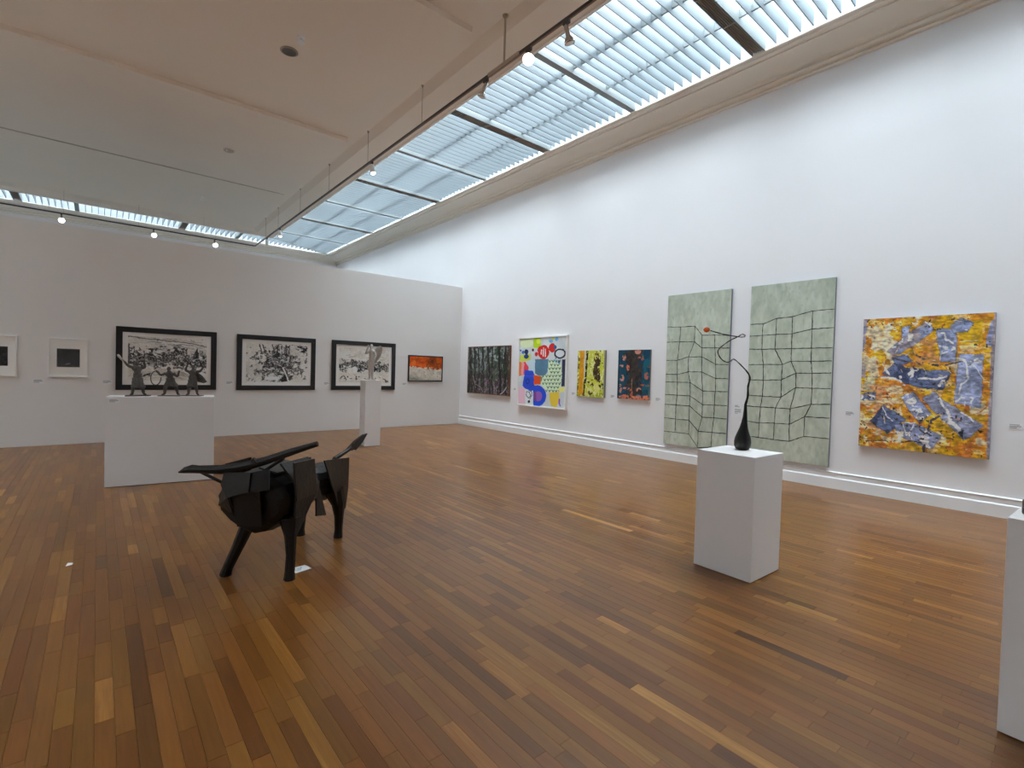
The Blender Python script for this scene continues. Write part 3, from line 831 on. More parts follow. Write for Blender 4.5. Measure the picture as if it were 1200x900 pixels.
# ---- black-framed ink prints on the dividing wall
def ink_scene(kind, seed):
    """crowded monochrome brush drawing: overlapping heads, limbs and drapery"""
    w, h = 180, 112
    P = Paint(w, h, ((0, 0), (150, 0), (150, 96), (0, 96)), (208, 204, 197), seed, warp=1.6, wcells=12)
    r = random.Random(seed); u, v_ = P.u, P.v
    pale, mid, dark, grey = (228, 224, 218), (148, 144, 139), (20, 19, 20), (84, 81, 79)
    P.img += ((P.n(5, 5) - .5) * 34)[..., None]

    def figure(fx, fy, k, shade=None):
        a = r.gauss(0, .55); ln = 5.5 * k; dx, dy = math.sin(a) * ln, math.cos(a) * ln
        body = shade or r.choice((dark, dark, grey, pale, mid)); other = pale if body in (dark, grey) else dark
        P.put(P.line([(fx, fy), (fx + dx * .6 + r.uniform(-1, 1), fy + dy * .6), (fx + dx, fy + dy)], 3.4 * k), body)
        P.put(P.ell(fx - dx * .25, fy - dy * .32, 1.3 * k, 1.5 * k), r.choice((dark, grey, mid)))
        for q_ in range(3):
            b_ = r.uniform(-2.6, 2.6); l2 = r.uniform(3, 6) * k
            P.put(P.line([(fx + dx * .2 * q_, fy + dy * .3 * q_), (fx + dx * .2 * q_ + math.sin(b_) * l2 * .6, fy + dy * .3 * q_ + r.uniform(-1, 1)), (fx + dx * .2 * q_ + math.sin(b_) * l2, fy + dy * .3 * q_ + math.cos(b_) * l2 * .6)], r.uniform(.9, 1.7) * k), r.choice((body, other, dark)))
        P.put(P.line([(fx + r.uniform(-1, 1), fy), (fx + dx, fy + dy)], .8), other)
    if kind == 'battle':
        for k in range(40):
            y_ = r.uniform(3, 30); x_ = r.uniform(-5, 140)
            P.put(P.line([(x_, y_), (x_ + r.uniform(8, 40), y_ + r.uniform(-1, 3))], r.uniform(.5, 1.6)) * .7, r.choice((mid, grey, pale)))
        P.put(P.line([(0, 2), (60, 6), (120, 11), (150, 17)], 1.8), grey)
        dens = np.exp(-((v_ - .52 - .05 * np.sin(u * 9)) / .2) ** 2)
        P.put(np.clip((P.n(14, 4) + dens * .7 - .86) * 4, 0, 1), dark); P.put(np.clip((P.n(12, 4) * dens - .5) * 6, 0, 1) * .8, mid)
        for k in range(120): figure(r.uniform(0, 150), min(76, max(26, r.gauss(48, 12))), r.uniform(.8, 1.5))
        P.put(P.poly([(0, 66), (60, 74), (150, 78), (150, 96), (0, 96)]) & (P.n(7) > .38), (206, 198, 187))
        for k in range(22): P.put(P.line([(r.uniform(0, 150), r.uniform(74, 95)) for _ in range(2)], .8) * .35, grey)
        P.put(P.ell(112, 74, 12, 4), pale); P.put(P.ell(138, 80, 10, 5), pale); P.put(P.ell(128, 80, 6, 4), dark); P.put(P.ell(62, 74, 14, 6), (186, 178, 168)); P.put(P.line([(14, 92), (40, 80)], 2), dark)
        P.put(P.poly([(126, 30), (131, 18), (134, 44), (126, 46)]), dark); P.put(P.poly([(84, 28), (90, 20), (94, 33)]), dark); P.put(P.poly([(0, 16), (3, 16), (3, 60), (0, 64)]), grey)
    elif kind == 'tangle':
        dens = np.exp(-(((u - .52) / .36) ** 2 + ((v_ - .5) / .46) ** 2) ** 1.5)
        P.put(np.clip((P.n(15, 4) + dens * .62 - .84) * 4, 0, 1), dark)
        for k in range(40): P.put(P.line([(r.uniform(0, 150), r.uniform(5, 95)), (r.uniform(0, 150), r.uniform(5, 95))], .7) * .0, mid)
        for k in range(46): figure(r.uniform(2, 148), r.uniform(20, 90), r.uniform(.6, 1.0), r.choice((mid, grey, pale)))
        for k in range(130): figure(78 + r.gauss(0, 27), min(88, max(8, 46 + r.gauss(0, 21))), r.uniform(.8, 1.5))
        for k in range(10): P.put(P.line([(30 + k * 8 + r.uniform(-2, 2), 3), (36 + k * 7.5, 24)], 2.2), r.choice((dark, dark, pale)))
        P.put(P.poly([(122, 3), (148, 3), (148, 22), (126, 18)]) & (P.n(30, 2) > .42), dark)
        P.put(P.ell(62, 87, 18, 5), pale); P.put(P.line([(88, 60), (100, 92)], 4), pale); P.put(P.line([(93, 62), (105, 92)], 1.5), dark); P.put(P.poly([(84, 88), (94, 76), (100, 95), (84, 95)]), dark)
    else:
        for k in range(26):
            y_ = r.uniform(20, 40); x_ = r.uniform(0, 140)
            P.put(P.line([(x_, y_), (x_ + r.uniform(4, 16), y_ + r.uniform(-3, 3))], 1.0) * .7, mid)
        dens = np.exp(-((v_ - .54) / .14) ** 2)
        P.put(np.clip((P.n(15, 4) + dens * .72 - .92) * 4, 0, 1), dark)
        for k in range(105): figure(r.uniform(0, 150), min(66, max(28, r.gauss(47, 8))), r.uniform(.6, 1.2))
        P.put(P.poly([(0, 70), (150, 74), (150, 96), (0, 96)]) & (P.n(8) > .3), (206, 199, 189))
        P.put(P.line([(4, 86), (14, 77), (22, 90)], 2.0), dark); P.put(P.ell(46, 60, 7, 9), pale); P.put(P.line([(120, 80), (148, 90)], 1.6) * (P.n(20) > .4), dark); P.put(P.poly([(0, 74), (150, 78), (150, 96), (0, 96)]) & (P.n(18, 2) > .82), grey)
    P.img += ((P.n(60, 2) - .5) * 26)[..., None]
    return P


def framed_print(label, x0, x1, z0, z1, kind, seed):
    w, h = x1 - x0, z1 - z0
    t = on_divider('framed_print', label, 'picture', x0, x1, z0)
    frame_bars(t, w, h, 0.105, 0.0, -0.045, M_BLK)
    MB().box(-w / 2 + 0.1, w / 2 - 0.1, -0.018, -0.002, 0.1, h - 0.1).build('mount', M_MAT, t)
    picture_face(ink_scene(kind, seed), -w / 2 + 0.19, w / 2 - 0.185, 0.19, h - 0.175, -0.0195, t, 'ink_print', 0.6, 1.32)
    MB().box(-w / 2 + 0.1, w / 2 - 0.1, -0.0275, -0.026, 0.1, h - 0.1).build('glazing', M_GLZ, t)


def m_glaze():
    m = bpy.data.materials.new('picture_glass'); m.use_nodes = True; nt = m.node_tree; nt.nodes.clear()
    out = nt.nodes.new('ShaderNodeOutputMaterial'); t = nt.nodes.new('ShaderNodeBsdfTransparent'); g = nt.nodes.new('ShaderNodeBsdfGlossy'); g.inputs['Roughness'].default_value = 0.05
    x_ = nt.nodes.new('ShaderNodeMixShader'); x_.inputs[0].default_value = 0.025
    nt.links.new(t.outputs[0], x_.inputs[1]); nt.links.new(g.outputs[0], x_.inputs[2]); nt.links.new(x_.outputs[0], out.inputs[0])
    return m


M_GLZ = m_glaze()
framed_print('black-framed ink print of a battle crowd behind the three metal figures', 0.279, 2.010, 1.035, 2.300, 'battle', 5)
framed_print('black-framed ink print with a dense central tangle of figures', 2.410, 4.141, 1.031, 2.296, 'tangle', 9)
framed_print('black-framed ink print with a dark crowd band behind the winged figure', 4.550, 6.296, 1.033, 2.300, 'band', 14)


def small_print(label, x0, x1, z0, z1, seed, dark0):
    w, h = x1 - x0, z1 - z0
    t = on_divider('framed_print', label, 'picture', x0, x1, z0)
    frame_bars(t, w, h, 0.022, 0.0, -0.032, M_WHF)
    MB().box(-w / 2 + 0.02, w / 2 - 0.02, -0.012, -0.002, 0.02, h - 0.02).build('mount', M_MAT, t)
    P = Paint(44, 40, ((0, 0), (44, 0), (44, 40), (0, 40)), (34, 33, 32), seed)
    P.put(P.n(6) > .5, (48, 48, 46)); P.put((P.n(9) > .6) & (P.v > .3), (64, 64, 62)); P.put((P.n(20) > .7), (26, 25, 25))
    P.put(P.line([(17, 34), (22, 33), (25, 32)], 1.8), (170, 168, 160)); P.put(P.line([(26, 37), (34, 37)], 1.0), (110, 108, 104))
    picture_face(P, -0.16, 0.165, 0.19, 0.535, -0.0135, t, 'photograph', 0.5, 1.0)
    MB().box(-w / 2 + 0.02, w / 2 - 0.02, -0.0215, -0.020, 0.02, h - 0.02).build('glazing', M_GLZ, t)


small_print('small dark photograph in a white frame, next to the battle print', -0.702, -0.139, 1.277, 2.012, 3, 0)
small_print('small dark photograph in a white frame cut off by the picture edge', -1.671, -1.108, 1.277, 2.012, 4, 1)

# ---- orange and cream landscape
t = on_divider('landscape_painting', 'small orange over cream abstract landscape in a thin black frame', 'painting', 6.70, 7.82, 1.273)
w, h = 1.12, 0.739
frame_bars(t, w, h, 0.028, 0.0, -0.045, M_BLK)
MB().box(-w / 2 + 0.025, w / 2 - 0.025, -0.03, -0.002, 0.025, h - 0.025).build('canvas', M_CANV, t)
P = Paint(96, 66, ((62, 222), (285, 230), (285, 392), (60, 395)), (196, 186, 172), 21, warp=4)
P.put(P.n(10) > .55, (208, 200, 186)); P.put(P.n(30, 2) > .72, (172, 164, 152))
P.put(P.y < 298 + (P.x - 62) * .075, (206, 84, 24), .18, 8)
P.put((P.y < 300 + (P.x - 62) * .07) & (P.n(7) > .6), (224, 110, 36))
P.put(np.exp(-(((P.x - 222) / 38) ** 2 + ((P.y - 262) / 34) ** 2)) * (.5 + .6 * P.n(30, 2)), (92, 46, 22))
P.put((P.y < 308 + (P.x - 62) * .06) & (P.y > 270) & (P.x > 180) & (P.n(14) > .5), (150, 66, 26))
P.put((P.n(16, 3) > .66) & (abs(P.y - 300 - (P.x - 62) * .075) < 10), (226, 200, 170))
P.put(np.exp(-(((P.x - 95) / 45) ** 2 + ((P.y - 388) / 20) ** 2)) * .9, (120, 124, 112)); P.put(P.y > 388, (160, 156, 144))
picture_face(P, -w / 2 + 0.028, w / 2 - 0.028, 0.028, h - 0.028, -0.032, t)

# ---- forest painting
t = on_right('forest_painting', 'dark painting of bare tree trunks in a thin brown frame', 'painting', 12.11, 10.17, 0.965)
w, h = 1.945, 1.357
frame_bars(t, w, h, 0.018, 0.0, -0.055, mat('walnut_frame', (112, 70, 46), 0.5))
MB().box(-w / 2 + 0.016, w / 2 - 0.016, -0.045, -0.002, 0.016, h - 0.016).build('canvas', M_CANV, t)
P = Paint(110, 120, ((472, 157), (768, 150), (757, 507), (465, 480)), (54, 60, 54), 31, warp=4, wcells=10)
P.put(P.n(14) > .5, (78, 86, 76)); P.put((P.n(18, 4, ay=.6) > .6) & (P.y < 330), (120, 130, 126)); P.put((P.n(20, 3) > .66) & (P.y < 260), (150, 160, 160))
P.put((P.n(16) > .55) & (P.y > 350), (70, 56, 58)); P.put((P.n(24, 3) > .62) & (P.y > 380), (128, 108, 122)); P.put((P.n(24) > .64) & (P.x > 620) & (P.y < 420), (52, 78, 50))
r = random.Random(8)
for k in range(26):
    x_ = r.uniform(470, 765); P.put(P.line([(x_, 150), (x_ + r.uniform(-14, 14), 330), (x_ + r.uniform(-25, 25), 510)], r.uniform(3, 10)) * .92, r.choice(((26, 24, 24), (34, 32, 30), (44, 38, 36))))
for k in range(22):
    x_ = r.uniform(475, 750); y_ = r.uniform(200, 420); P.put(P.line([(x_, y_), (x_ + r.uniform(-20, 20), y_ + 45), (x_ + r.uniform(-40, 40), y_ + 90)], 2.2) * .8, r.choice(((150, 140, 140), (120, 112, 116), (164, 150, 158), (96, 108, 90))))
P.put(P.line([(500, 360), (520, 420), (560, 445), (575, 480)], 4) * .8, (158, 148, 140)); P.put(P.line([(690, 150), (696, 300), (700, 500)], 14), (24, 22, 24))
P.put(P.line([(700, 500), (725, 475), (740, 450)], 6), (180, 170, 178)); P.put(P.poly([(735, 150), (768, 150), (762, 300), (745, 300)]) & (P.n(18) > .45), (66, 46, 40))
picture_face(P, -w / 2 + 0.018, w / 2 - 0.018, 0.018, h - 0.018, -0.047, t)

# ---- bright painting of rounded shapes
t = on_right('abstract_painting', 'bright abstract painting of red, blue and green rounded shapes in a white frame', 'painting', 9.805, 8.067, 0.752)
w, h = 1.738, 1.763
frame_bars(t, w, h, 0.035, 0.0, -0.075, M_WHF)
MB().box(-w / 2 + 0.03, w / 2 - 0.03, -0.055, -0.002, 0.03, h - 0.03).build('canvas', M_CANV, t)
P = Paint(130, 190, ((830, 97), (1148, 95), (1138, 592), (818, 565)), (192, 200, 203), 41, warp=2.0, wcells=18)
P.put(P.n(5) > .55, (200, 208, 210))
P.put(P.poly([(830, 95), (925, 97), (925, 170), (830, 150)]), (196, 206, 182)); P.put(P.ell(878, 132, 46, 28), (206, 218, 176))
P.put(P.poly([(925, 97), (976, 97), (976, 166), (925, 166)]), (178, 206, 36)); P.put(P.ell(960, 120, 16, 18), (206, 222, 70))
P.put(P.poly([(830, 215), (905, 205), (905, 255), (830, 262)]), (196, 205, 80)); P.put(P.poly([(880, 255), (937, 245), (937, 350), (890, 330)]), (186, 206, 216))
P.put(P.ell(1045, 124, 13, 12), (104, 170, 216)); P.put(P.ell(1082, 108, 11, 16), (110, 176, 222)); P.put(P.ell(1060, 106, 10, 10), (196, 206, 90))
P.put(P.ell(995, 197, 38, 50), (206, 40, 36)); P.put(P.ell(975, 180, 22, 26), (206, 40, 36)); P.put(P.ell(945, 210, 11, 16), (200, 48, 44)); P.put(P.ell(1054, 170, 24, 32), (206, 44, 40)); P.put(P.ell(1074, 165, 9, 14), (40, 96, 150))
for xx, ya, yb in ((980, 180, 212), (994, 166, 226), (1008, 176, 230)): P.put(P.line([(xx, ya), (xx, yb)], 6), (232, 226, 224))
P.put(P.ell(921, 180, 7, 11), (96, 22, 40)); P.put(np.abs(np.hypot((P.x - 1105) / 34, (P.y - 211) / 30) - 1) < .16, (24, 28, 48)); P.put(P.ell(1105, 211, 27, 23), (206, 212, 216))
P.put(P.ell(876, 192, 13, 20), (30, 44, 84)); P.put(P.ell(853, 195, 10, 13), (56, 110, 190)); P.put(P.ell(876, 226, 17, 16), (38, 66, 120)); P.put(P.ell(834, 180, 6, 8), (40, 80, 160)); P.put(P.ell(1078, 243, 4, 5), (30, 40, 60)); P.put(P.ell(1100, 266, 8, 12), (44, 110, 160)); P.put(P.ell(1074, 264, 16, 12), (150, 200, 214))
P.put(P.poly([(937, 246), (1028, 246), (1026, 330), (1005, 362), (960, 362), (937, 345)]), (84, 122, 148), .06, 10)
P.put(P.poly([(1030, 250), (1117, 292), (1114, 440), (1090, 488), (1020, 474), (976, 420), (985, 366), (1024, 350)]), (204, 230, 190))
for j in range(9):
    for i in range(6):
        x_ = 994 + i * 22 + (j % 2) * 11; y_ = 262 + j * 26
        if y_ < 350 and x_ < 1030: continue
        if x_ > 1110 or y_ > 480 or (y_ > 430 and x_ < 1010): continue
        P.put(P.line([(x_ - 6, y_ - 6), (x_, y_ + 7), (x_ + 7, y_ - 7)], 4.5), (52, 96, 58))
P.put(P.poly([(1120, 253), (1146, 253), (1142, 438), (1117, 438)]), (42, 48, 74))
P.put(P.poly([(824, 262), (868, 262), (893, 300), (888, 345), (826, 362)]), (236, 66, 84)); P.put(P.poly([(822, 262), (842, 262), (838, 360), (822, 360)]), (238, 120, 60)); P.put(P.poly([(842, 262), (860, 262), (856, 358), (840, 360)]), (246, 156, 160))
P.put(P.poly([(818, 440), (870, 450), (866, 566), (816, 562)]), (242, 184, 200)); P.put(P.poly([(868, 455), (930, 455), (930, 572), (868, 566)]), (214, 222, 230))
P.put(P.poly([(866, 320), (918, 326), (934, 356), (940, 400), (930, 440), (900, 466), (866, 452), (850, 430)]), (38, 72, 192)); P.put(np.abs(np.hypot((P.x - 885) / 12, (P.y - 401) / 17) - 1) < .2, (24, 40, 110)); P.put(P.line([(860, 362), (930, 366)], 2), (70, 110, 220))
P.put((np.hypot((P.x - 948) / 66, (P.y - 505) / 76) < 1) & ((P.x > 925) | (P.y < 470)), (34, 78, 204)); P.put(P.ell(958, 508, 30, 36), (142, 92, 176)); P.put(P.poly([(930, 476), (946, 472), (946, 540), (930, 540)]), (120, 66, 130))
P.put(P.poly([(928, 358), (976, 366), (976, 424), (930, 424)]), (226, 84, 38)); P.put(P.poly([(976, 372), (990, 372), (984, 400), (976, 404)]), (90, 150, 96))
P.put(P.poly([(1036, 482), (1104, 474), (1106, 530), (1082, 586), (1052, 578), (1036, 530)]), (222, 192, 64)); P.put(P.poly([(1096, 450), (1140, 440), (1140, 474), (1104, 480)]), (224, 226, 130))
P.put(P.line([(1104, 528), (1102, 552), (1110, 574)], 9), (136, 84, 190)); P.put(P.line([(880, 474), (874, 500), (892, 524), (908, 506), (896, 480), (880, 474)], 4), (28, 32, 62)); P.put(P.line([(896, 480), (912, 470), (916, 500), (900, 530)], 4), (28, 32, 62)); P.put(P.ell(895, 546, 8, 10), (20, 22, 40))
picture_face(P, -w / 2 + 0.035, w / 2 - 0.035, 0.035, h - 0.035, -0.058, t)

# ---- yellow tree painting
t = on_right('tree_painting', 'small yellow-green painting of a dark tree with an orange band', 'painting', 7.744, 6.943, 1.105)
w, h = 0.80, 1.034
MB().box(-w / 2, w / 2, -0.04, -0.001, 0, h).build('canvas', mat('grey_canvas_edge', (120, 118, 104), 0.7), t)
P = Paint(64, 104, ((172, 210), (498, 205), (478, 758), (160, 745)), (190, 192, 66), 51, warp=5, wcells=9)
P.put(P.n(8) > .55, (206, 204, 118)); P.put((P.n(10) > .6) & (P.x > 400), (176, 190, 30)); P.put((P.n(10) > .5) & (P.y > 700), (150, 160, 30)); P.put(P.n(20, 2) > .72, (214, 212, 150))
P.put((P.x < 192) & (P.n(16) > .45), (110, 104, 40)); P.put(P.poly([(196, 205), (248, 205), (232, 730), (180, 730)]), (204, 142, 24), .1); P.put(P.poly([(248, 205), (274, 205), (258, 560), (244, 560)]), (200, 192, 160))
P.put(P.line([(288, 205), (276, 400), (256, 600), (240, 730)], 24) * (P.n(22, 2) > .22), (30, 24, 16))
d1 = np.exp(-((P.x - 395 + 10 * np.sin(P.y / 60)) / 52) ** 2 - ((P.y - 400) / 200) ** 4); P.put((P.n(11, 4) * .75 + d1 * .55) > .74, (52, 38, 24)); P.put((P.n(20, 2) > .62) & (d1 > .5), (84, 62, 32))
d2 = np.exp(-((P.y - 590 - (P.x - 310) * .35) / 34) ** 2) * (P.x > 290); P.put((P.n(14, 4) * .8 + d2 * .5) > .80, (44, 34, 22)); P.put(P.ell(322, 700, 24, 28) & (P.n(20, 2) > .35), (40, 34, 20))
P.put(P.x > 486 - (P.y - 205) * .035, (128, 128, 116))
picture_face(P, -w / 2, w / 2, 0, h, -0.0415, t)

# ---- teal and brown painting
t = on_right('tree_painting', 'small dark teal painting with pink patches around a brown tree', 'painting', 6.592, 5.805, 1.119)
w, h = 0.787, 1.015
MB().box(-w / 2, w / 2, -0.04, -0.001, 0, h).build('canvas', MATS['grey_canvas_edge'], t)
P = Paint(70, 108, ((650, 200), (1025, 200), (1003, 795), (632, 765)), (20, 70, 90), 61, warp=6, wcells=9)
P.put(P.n(6) > .55, (16, 58, 82)); P.put((P.n(8) > .6) & (P.x > 900), (20, 88, 104))
d1 = np.exp(-((P.x - 830) / 95) ** 4); P.put((P.n(9) * .6 + d1 * .6) > .66, (54, 50, 46)); P.put((P.n(14) > .6) & (d1 > .4), (40, 38, 38)); P.put((P.n(10) > .66) & (d1 > .2), (70, 54, 48))
for (cx, cy, rx, ry) in ((875, 225, 40, 24), (712, 288, 24, 34), (690, 530, 26, 36), (975, 510, 26, 40), (760, 410, 18, 34), (900, 310, 20, 30), (685, 390, 30, 14), (960, 620, 56, 12), (740, 650, 42, 12), (670, 650, 16, 50), (800, 700, 20, 50), (885, 670, 30, 26), (720, 745, 50, 22), (950, 770, 50, 22), (840, 770, 50, 18), (935, 310, 8, 34), (1000, 400, 12, 20), (945, 390, 10, 16)):
    P.put(P.ell(cx, cy, rx, ry) & (P.n(16, 3) > .42), random.Random(cx).choice(((206, 128, 100), (198, 112, 84), (190, 130, 112), (170, 90, 70))))
P.put(P.line([(806, 540), (806, 700)], 7), (150, 120, 100)); P.put(P.ell(880, 740, 26, 16), (110, 120, 160)); P.put(P.line([(640, 760), (700, 690), (760, 660)], 5) * .7, (40, 100, 140)); P.put((P.y > 740) & (P.n(18) > .6), (206, 120, 90)); P.put((P.x < 655) & (P.n(10) > .4), (14, 40, 54))
picture_face(P, -w / 2, w / 2, 0, h, -0.0415, t)

# ---- the two tall sage panels with drawn nets
M_SEAM = mat('black_seam', (34, 36, 32), 0.7)
M_PANEDGE = mat('panel_edge', (120, 128, 140), 0.6)
NET1 = [[(48, 217), (115, 217), (183, 213), (217, 257), (277, 256), (349, 258)], [(46, 290), (110, 288), (180, 288), (215, 317), (277, 317), (346, 318)], [(42, 377), (98, 377), (152, 360), (215, 360), (280, 396), (343, 397)],
        [(40, 443), (97, 445), (150, 431), (213, 432), (280, 463), (340, 463)], [(38, 480), (97, 481), (158, 483), (218, 523), (277, 525), (337, 525)], [(36, 540), (95, 544), (158, 547), (216, 588), (273, 590), (334, 592)],
        [(34, 588), (90, 590), (155, 595), (214, 648), (270, 650), (331, 655)], [(32, 652), (87, 658), (152, 663), (195, 715), (260, 720), (329, 724)], [(30, 717), (85, 722), (150, 728), (192, 793), (255, 790), (326, 792)]]
NET2 = [[(446, 210), (510, 210), (575, 185), (652, 180), (748, 155), (850, 150)], [(444, 268), (507, 265), (572, 263), (650, 262), (745, 242), (846, 238)], [(442, 330), (505, 332), (568, 332), (648, 332), (742, 333), (842, 333)],
        [(440, 405), (513, 406), (605, 407), (645, 393), (740, 395), (838, 395)], [(438, 477), (513, 480), (600, 480), (670, 450), (745, 452), (835, 452)], [(436, 550), (510, 557), (598, 562), (668, 518), (745, 522), (832, 525)],
        [(434, 603), (500, 608), (572, 613), (642, 618), (740, 598), (829, 598)], [(432, 675), (495, 683), (567, 685), (638, 690), (710, 655), (826, 662)], [(430, 745), (492, 752), (563, 762), (638, 770), (706, 746), (823, 758)]]


def net_panel(label, ya, yb, z0, z1, corners, net, seed):
    w, h = ya - yb, z1 - z0
    t = on_right('net_painting', label, 'painting', ya, yb, z0)
    MB().box(-w / 2, w / 2, -0.048, -0.001, 0, h).build('panel', M_PANEDGE, t)
    P = Paint(100, 220, ((0, 0), (100, 0), (100, 220), (0, 220)), (180, 187, 171), seed)
    for cells, amp in ((3, 8), (7, 8), (16, 9), (34, 8)): P.img += ((P.n(cells, 4) - .5) * amp * 2)[..., None] * np.array([1.0, .95, 1.0])
    P.put(np.clip((P.n(12, 4) - .66) * 5, 0, 1) * .6, (198, 203, 190)); P.put(np.clip((P.n(30, 2) - .78) * 6, 0, 1) * .5, (156, 164, 146)); P.img *= 1 - .04 * np.clip(1 - P.v / .2, 0, 1)[..., None]
    picture_face(P, -w / 2, w / 2, 0, h, -0.0495, t, rough=0.6, gain=1.12)
    Hi = np.linalg.inv(homography(corners))

    def uv(p):
        q = Hi @ np.array([p[0], p[1], 1.0]); u_, v_ = q[0] / q[2], q[1] / q[2]
        return (-w / 2 + min(max(u_, 0.002), 0.998) * w, h - v_ * h)
    N_ = [[uv(p) for p in row] for row in net]; mb = MB(); r = random.Random(seed)

    def seam(a, b_):
        n_ = 7; L_ = math.hypot(b_[0] - a[0], b_[1] - a[1]); nx_, nz_ = -(b_[1] - a[1]) / L_, (b_[0] - a[0]) / L_; vs_ = []
        for i in range(n_ + 1):
            t_ = i / n_; hw = r.uniform(0.003, 0.0078); jx = r.uniform(-.003, .003)
            cx, cz = a[0] + (b_[0] - a[0]) * t_ + nx_ * jx, a[1] + (b_[1] - a[1]) * t_ + nz_ * jx
            for sgn in (-1, 1):
                vs_.append((min(max(cx + nx_ * hw * sgn, -w / 2), w / 2), -0.0495, cz + nz_ * hw * sgn))
            vs_.append((cx, -0.0535, cz))
        fs_ = []
        for i in range(n_):
            k_ = 3 * i; fs_ += [(k_, k_ + 3, k_ + 5, k_ + 2), (k_ + 1, k_ + 2, k_ + 5, k_ + 4)]
        mb.add(vs_, fs_)
    for j in range(len(N_)):
        for i in range(6):
            if i < 5: seam(N_[j][i], N_[j][i + 1])
            if j < len(N_) - 1: seam(N_[j][i], N_[j + 1][i]) if 0 < i < 5 else None
    mb.build('net_lines', M_SEAM, t, fix=False)


net_panel('tall sage panel with a distorted black net, hanging next to the teal painting', 5.438, 4.196, 0.315, 3.157, ((57, 67), (358, 37), (324, 812), (28, 775)), NET1, 71)
net_panel('tall sage panel with a distorted black net, hanging next to the gold painting', 3.856, 2.614, 0.315, 3.155, ((453, 25), (858, -2), (818, 887), (428, 835)), NET2, 72)

# ---- large gold and blue abstract
t = on_right('abstract_painting', 'large gold painting covered with blue-grey and white slabs of paint', 'painting', 2.240, 0.876, 0.692)
w, h = 1.364, 1.809
MB().box(-w / 2, w / 2, -0.05, -0.001, 0, h).build('canvas', mat('canvas_edge_blue', (150, 150, 170), 0.7), t)
P = Paint(230, 250, ((57, 67), (793, 30), (752, 848), (30, 765)), (204, 142, 36), 81, warp=7, wcells=16)
P.put(P.n(6, 5) > .5, (198, 128, 40)); P.put(P.n(8, 5) > .62, (216, 164, 40)); P.put((P.n(7, 5) > .6) & (P.x > 400), (206, 158, 22)); P.put((P.n(9, 4) > .6) & (P.y > 560), (190, 150, 40)); P.put(P.n(14, 4) > .74, (190, 112, 50)); P.put((P.n(26, 4, ax=.5) > .70), (226, 184, 110))
# cream and yellow knife marks on the left
cr = np.exp(-((P.x - 170) / 120) ** 2 - ((P.y - 200) / 190) ** 4)
P.put((P.n(9, 4) + cr * .35) > .82, (206, 188, 150)); P.put((P.n(14, 4) * cr) > .52, (216, 204, 172)); P.put(P.poly([(60, 300), (110, 280), (140, 330), (110, 370)]), (206, 190, 156)); P.put(P.poly([(110, 250), (160, 230), (190, 285), (150, 330)]), (222, 172, 44)); P.put(P.poly([(70, 360), (120, 370), (115, 465), (55, 465)]) & (P.n(14) > .35), (184, 178, 138))
P.put((P.y > 400) & (P.y < 760) & (P.x < 270) & (P.n(20, 4, ax=.35, ay=1.4) > .56), (222, 196, 150)); P.put((P.y > 420) & (P.y < 700) & (P.x < 260) & (P.n(18, 4, ax=.4) > .66), (206, 150, 100)); P.put((P.y > 60) & (P.y < 330) & (P.x > 330) & (P.x < 480) & (P.n(16, 4) > .6), (196, 140, 80)); P.put(P.poly([(580, 215), (740, 215), (735, 250), (600, 255)]) & (P.n(12) > .4), (212, 178, 120))
P.put(P.poly([(570, 90), (720, 70), (720, 200), (600, 215)]) & (P.n(8) > .3), (206, 164, 30)); P.put(P.line([(590, 190), (690, 185)], 5) * (P.n(20) > .4), (232, 214, 160))
B1, B2, B3, B4 = (132, 143, 172), (98, 112, 146), (150, 160, 188), (66, 76, 106)
WH = (226, 226, 224)


def slab_(pts, c_, c2, th=.55, cells=9):
    m_ = P.poly(pts); P.put(P.line(pts + pts[:1], 4) * .6, (60, 56, 60)); P.put(m_, c_, .08); P.put(m_ & (P.n(cells, 4) > th), c2); P.put(m_ & (P.n(18, 3, ax=.5) > .86), WH)


slab_([(185, 240), (330, 130), (405, 80), (452, 130), (330, 220), (250, 262), (215, 268)], B1, (148, 140, 150)); slab_([(270, 112), (312, 108), (312, 160), (272, 166)], B1, B3); slab_([(458, 130), (572, 112), (566, 300), (486, 312)], B3, B1); slab_([(535, 105), (600, 62), (668, 88), (640, 138), (560, 142)], B2, B1)
slab_([(162, 370), (230, 315), (350, 345), (545, 360), (500, 465), (340, 442), (240, 398)], B2, B4); slab_([(215, 280), (300, 262), (330, 300), (240, 330)], B4, B2)
slab_([(588, 265), (722, 262), (704, 556), (564, 530)], B3, B1); slab_([(260, 500), (330, 470), (434, 592), (370, 648)], B1, (120, 126, 150)); slab_([(380, 510), (440, 470), (722, 664), (612, 742)], (142, 148, 172), (132, 138, 164)); slab_([(88, 632), (172, 540), (292, 622), (190, 702)], B2, B4); slab_([(230, 652), (330, 640), (492, 716), (440, 796), (236, 702)], (134, 142, 172), B1)
slab_([(42, 480), (120, 474), (114, 516), (40, 516)], B2, B1); P.put(P.poly([(735, 212), (765, 80), (796, 45), (776, 215)]), (146, 152, 182)); P.put(P.poly([(55, 66), (72, 66), (62, 250), (48, 250)]), (150, 150, 172)); P.put(P.poly([(45, 320), (70, 330), (66, 390), (42, 390)]), (170, 158, 158)); P.put(P.x > 778 - (P.y - 30) * .05, (150, 138, 140))
P.put(P.poly([(300, 150), (330, 145), (330, 185), (305, 190)]), (214, 206, 190)); P.put(P.poly([(330, 150), (375, 150), (360, 185), (335, 180)]), (160, 150, 152))
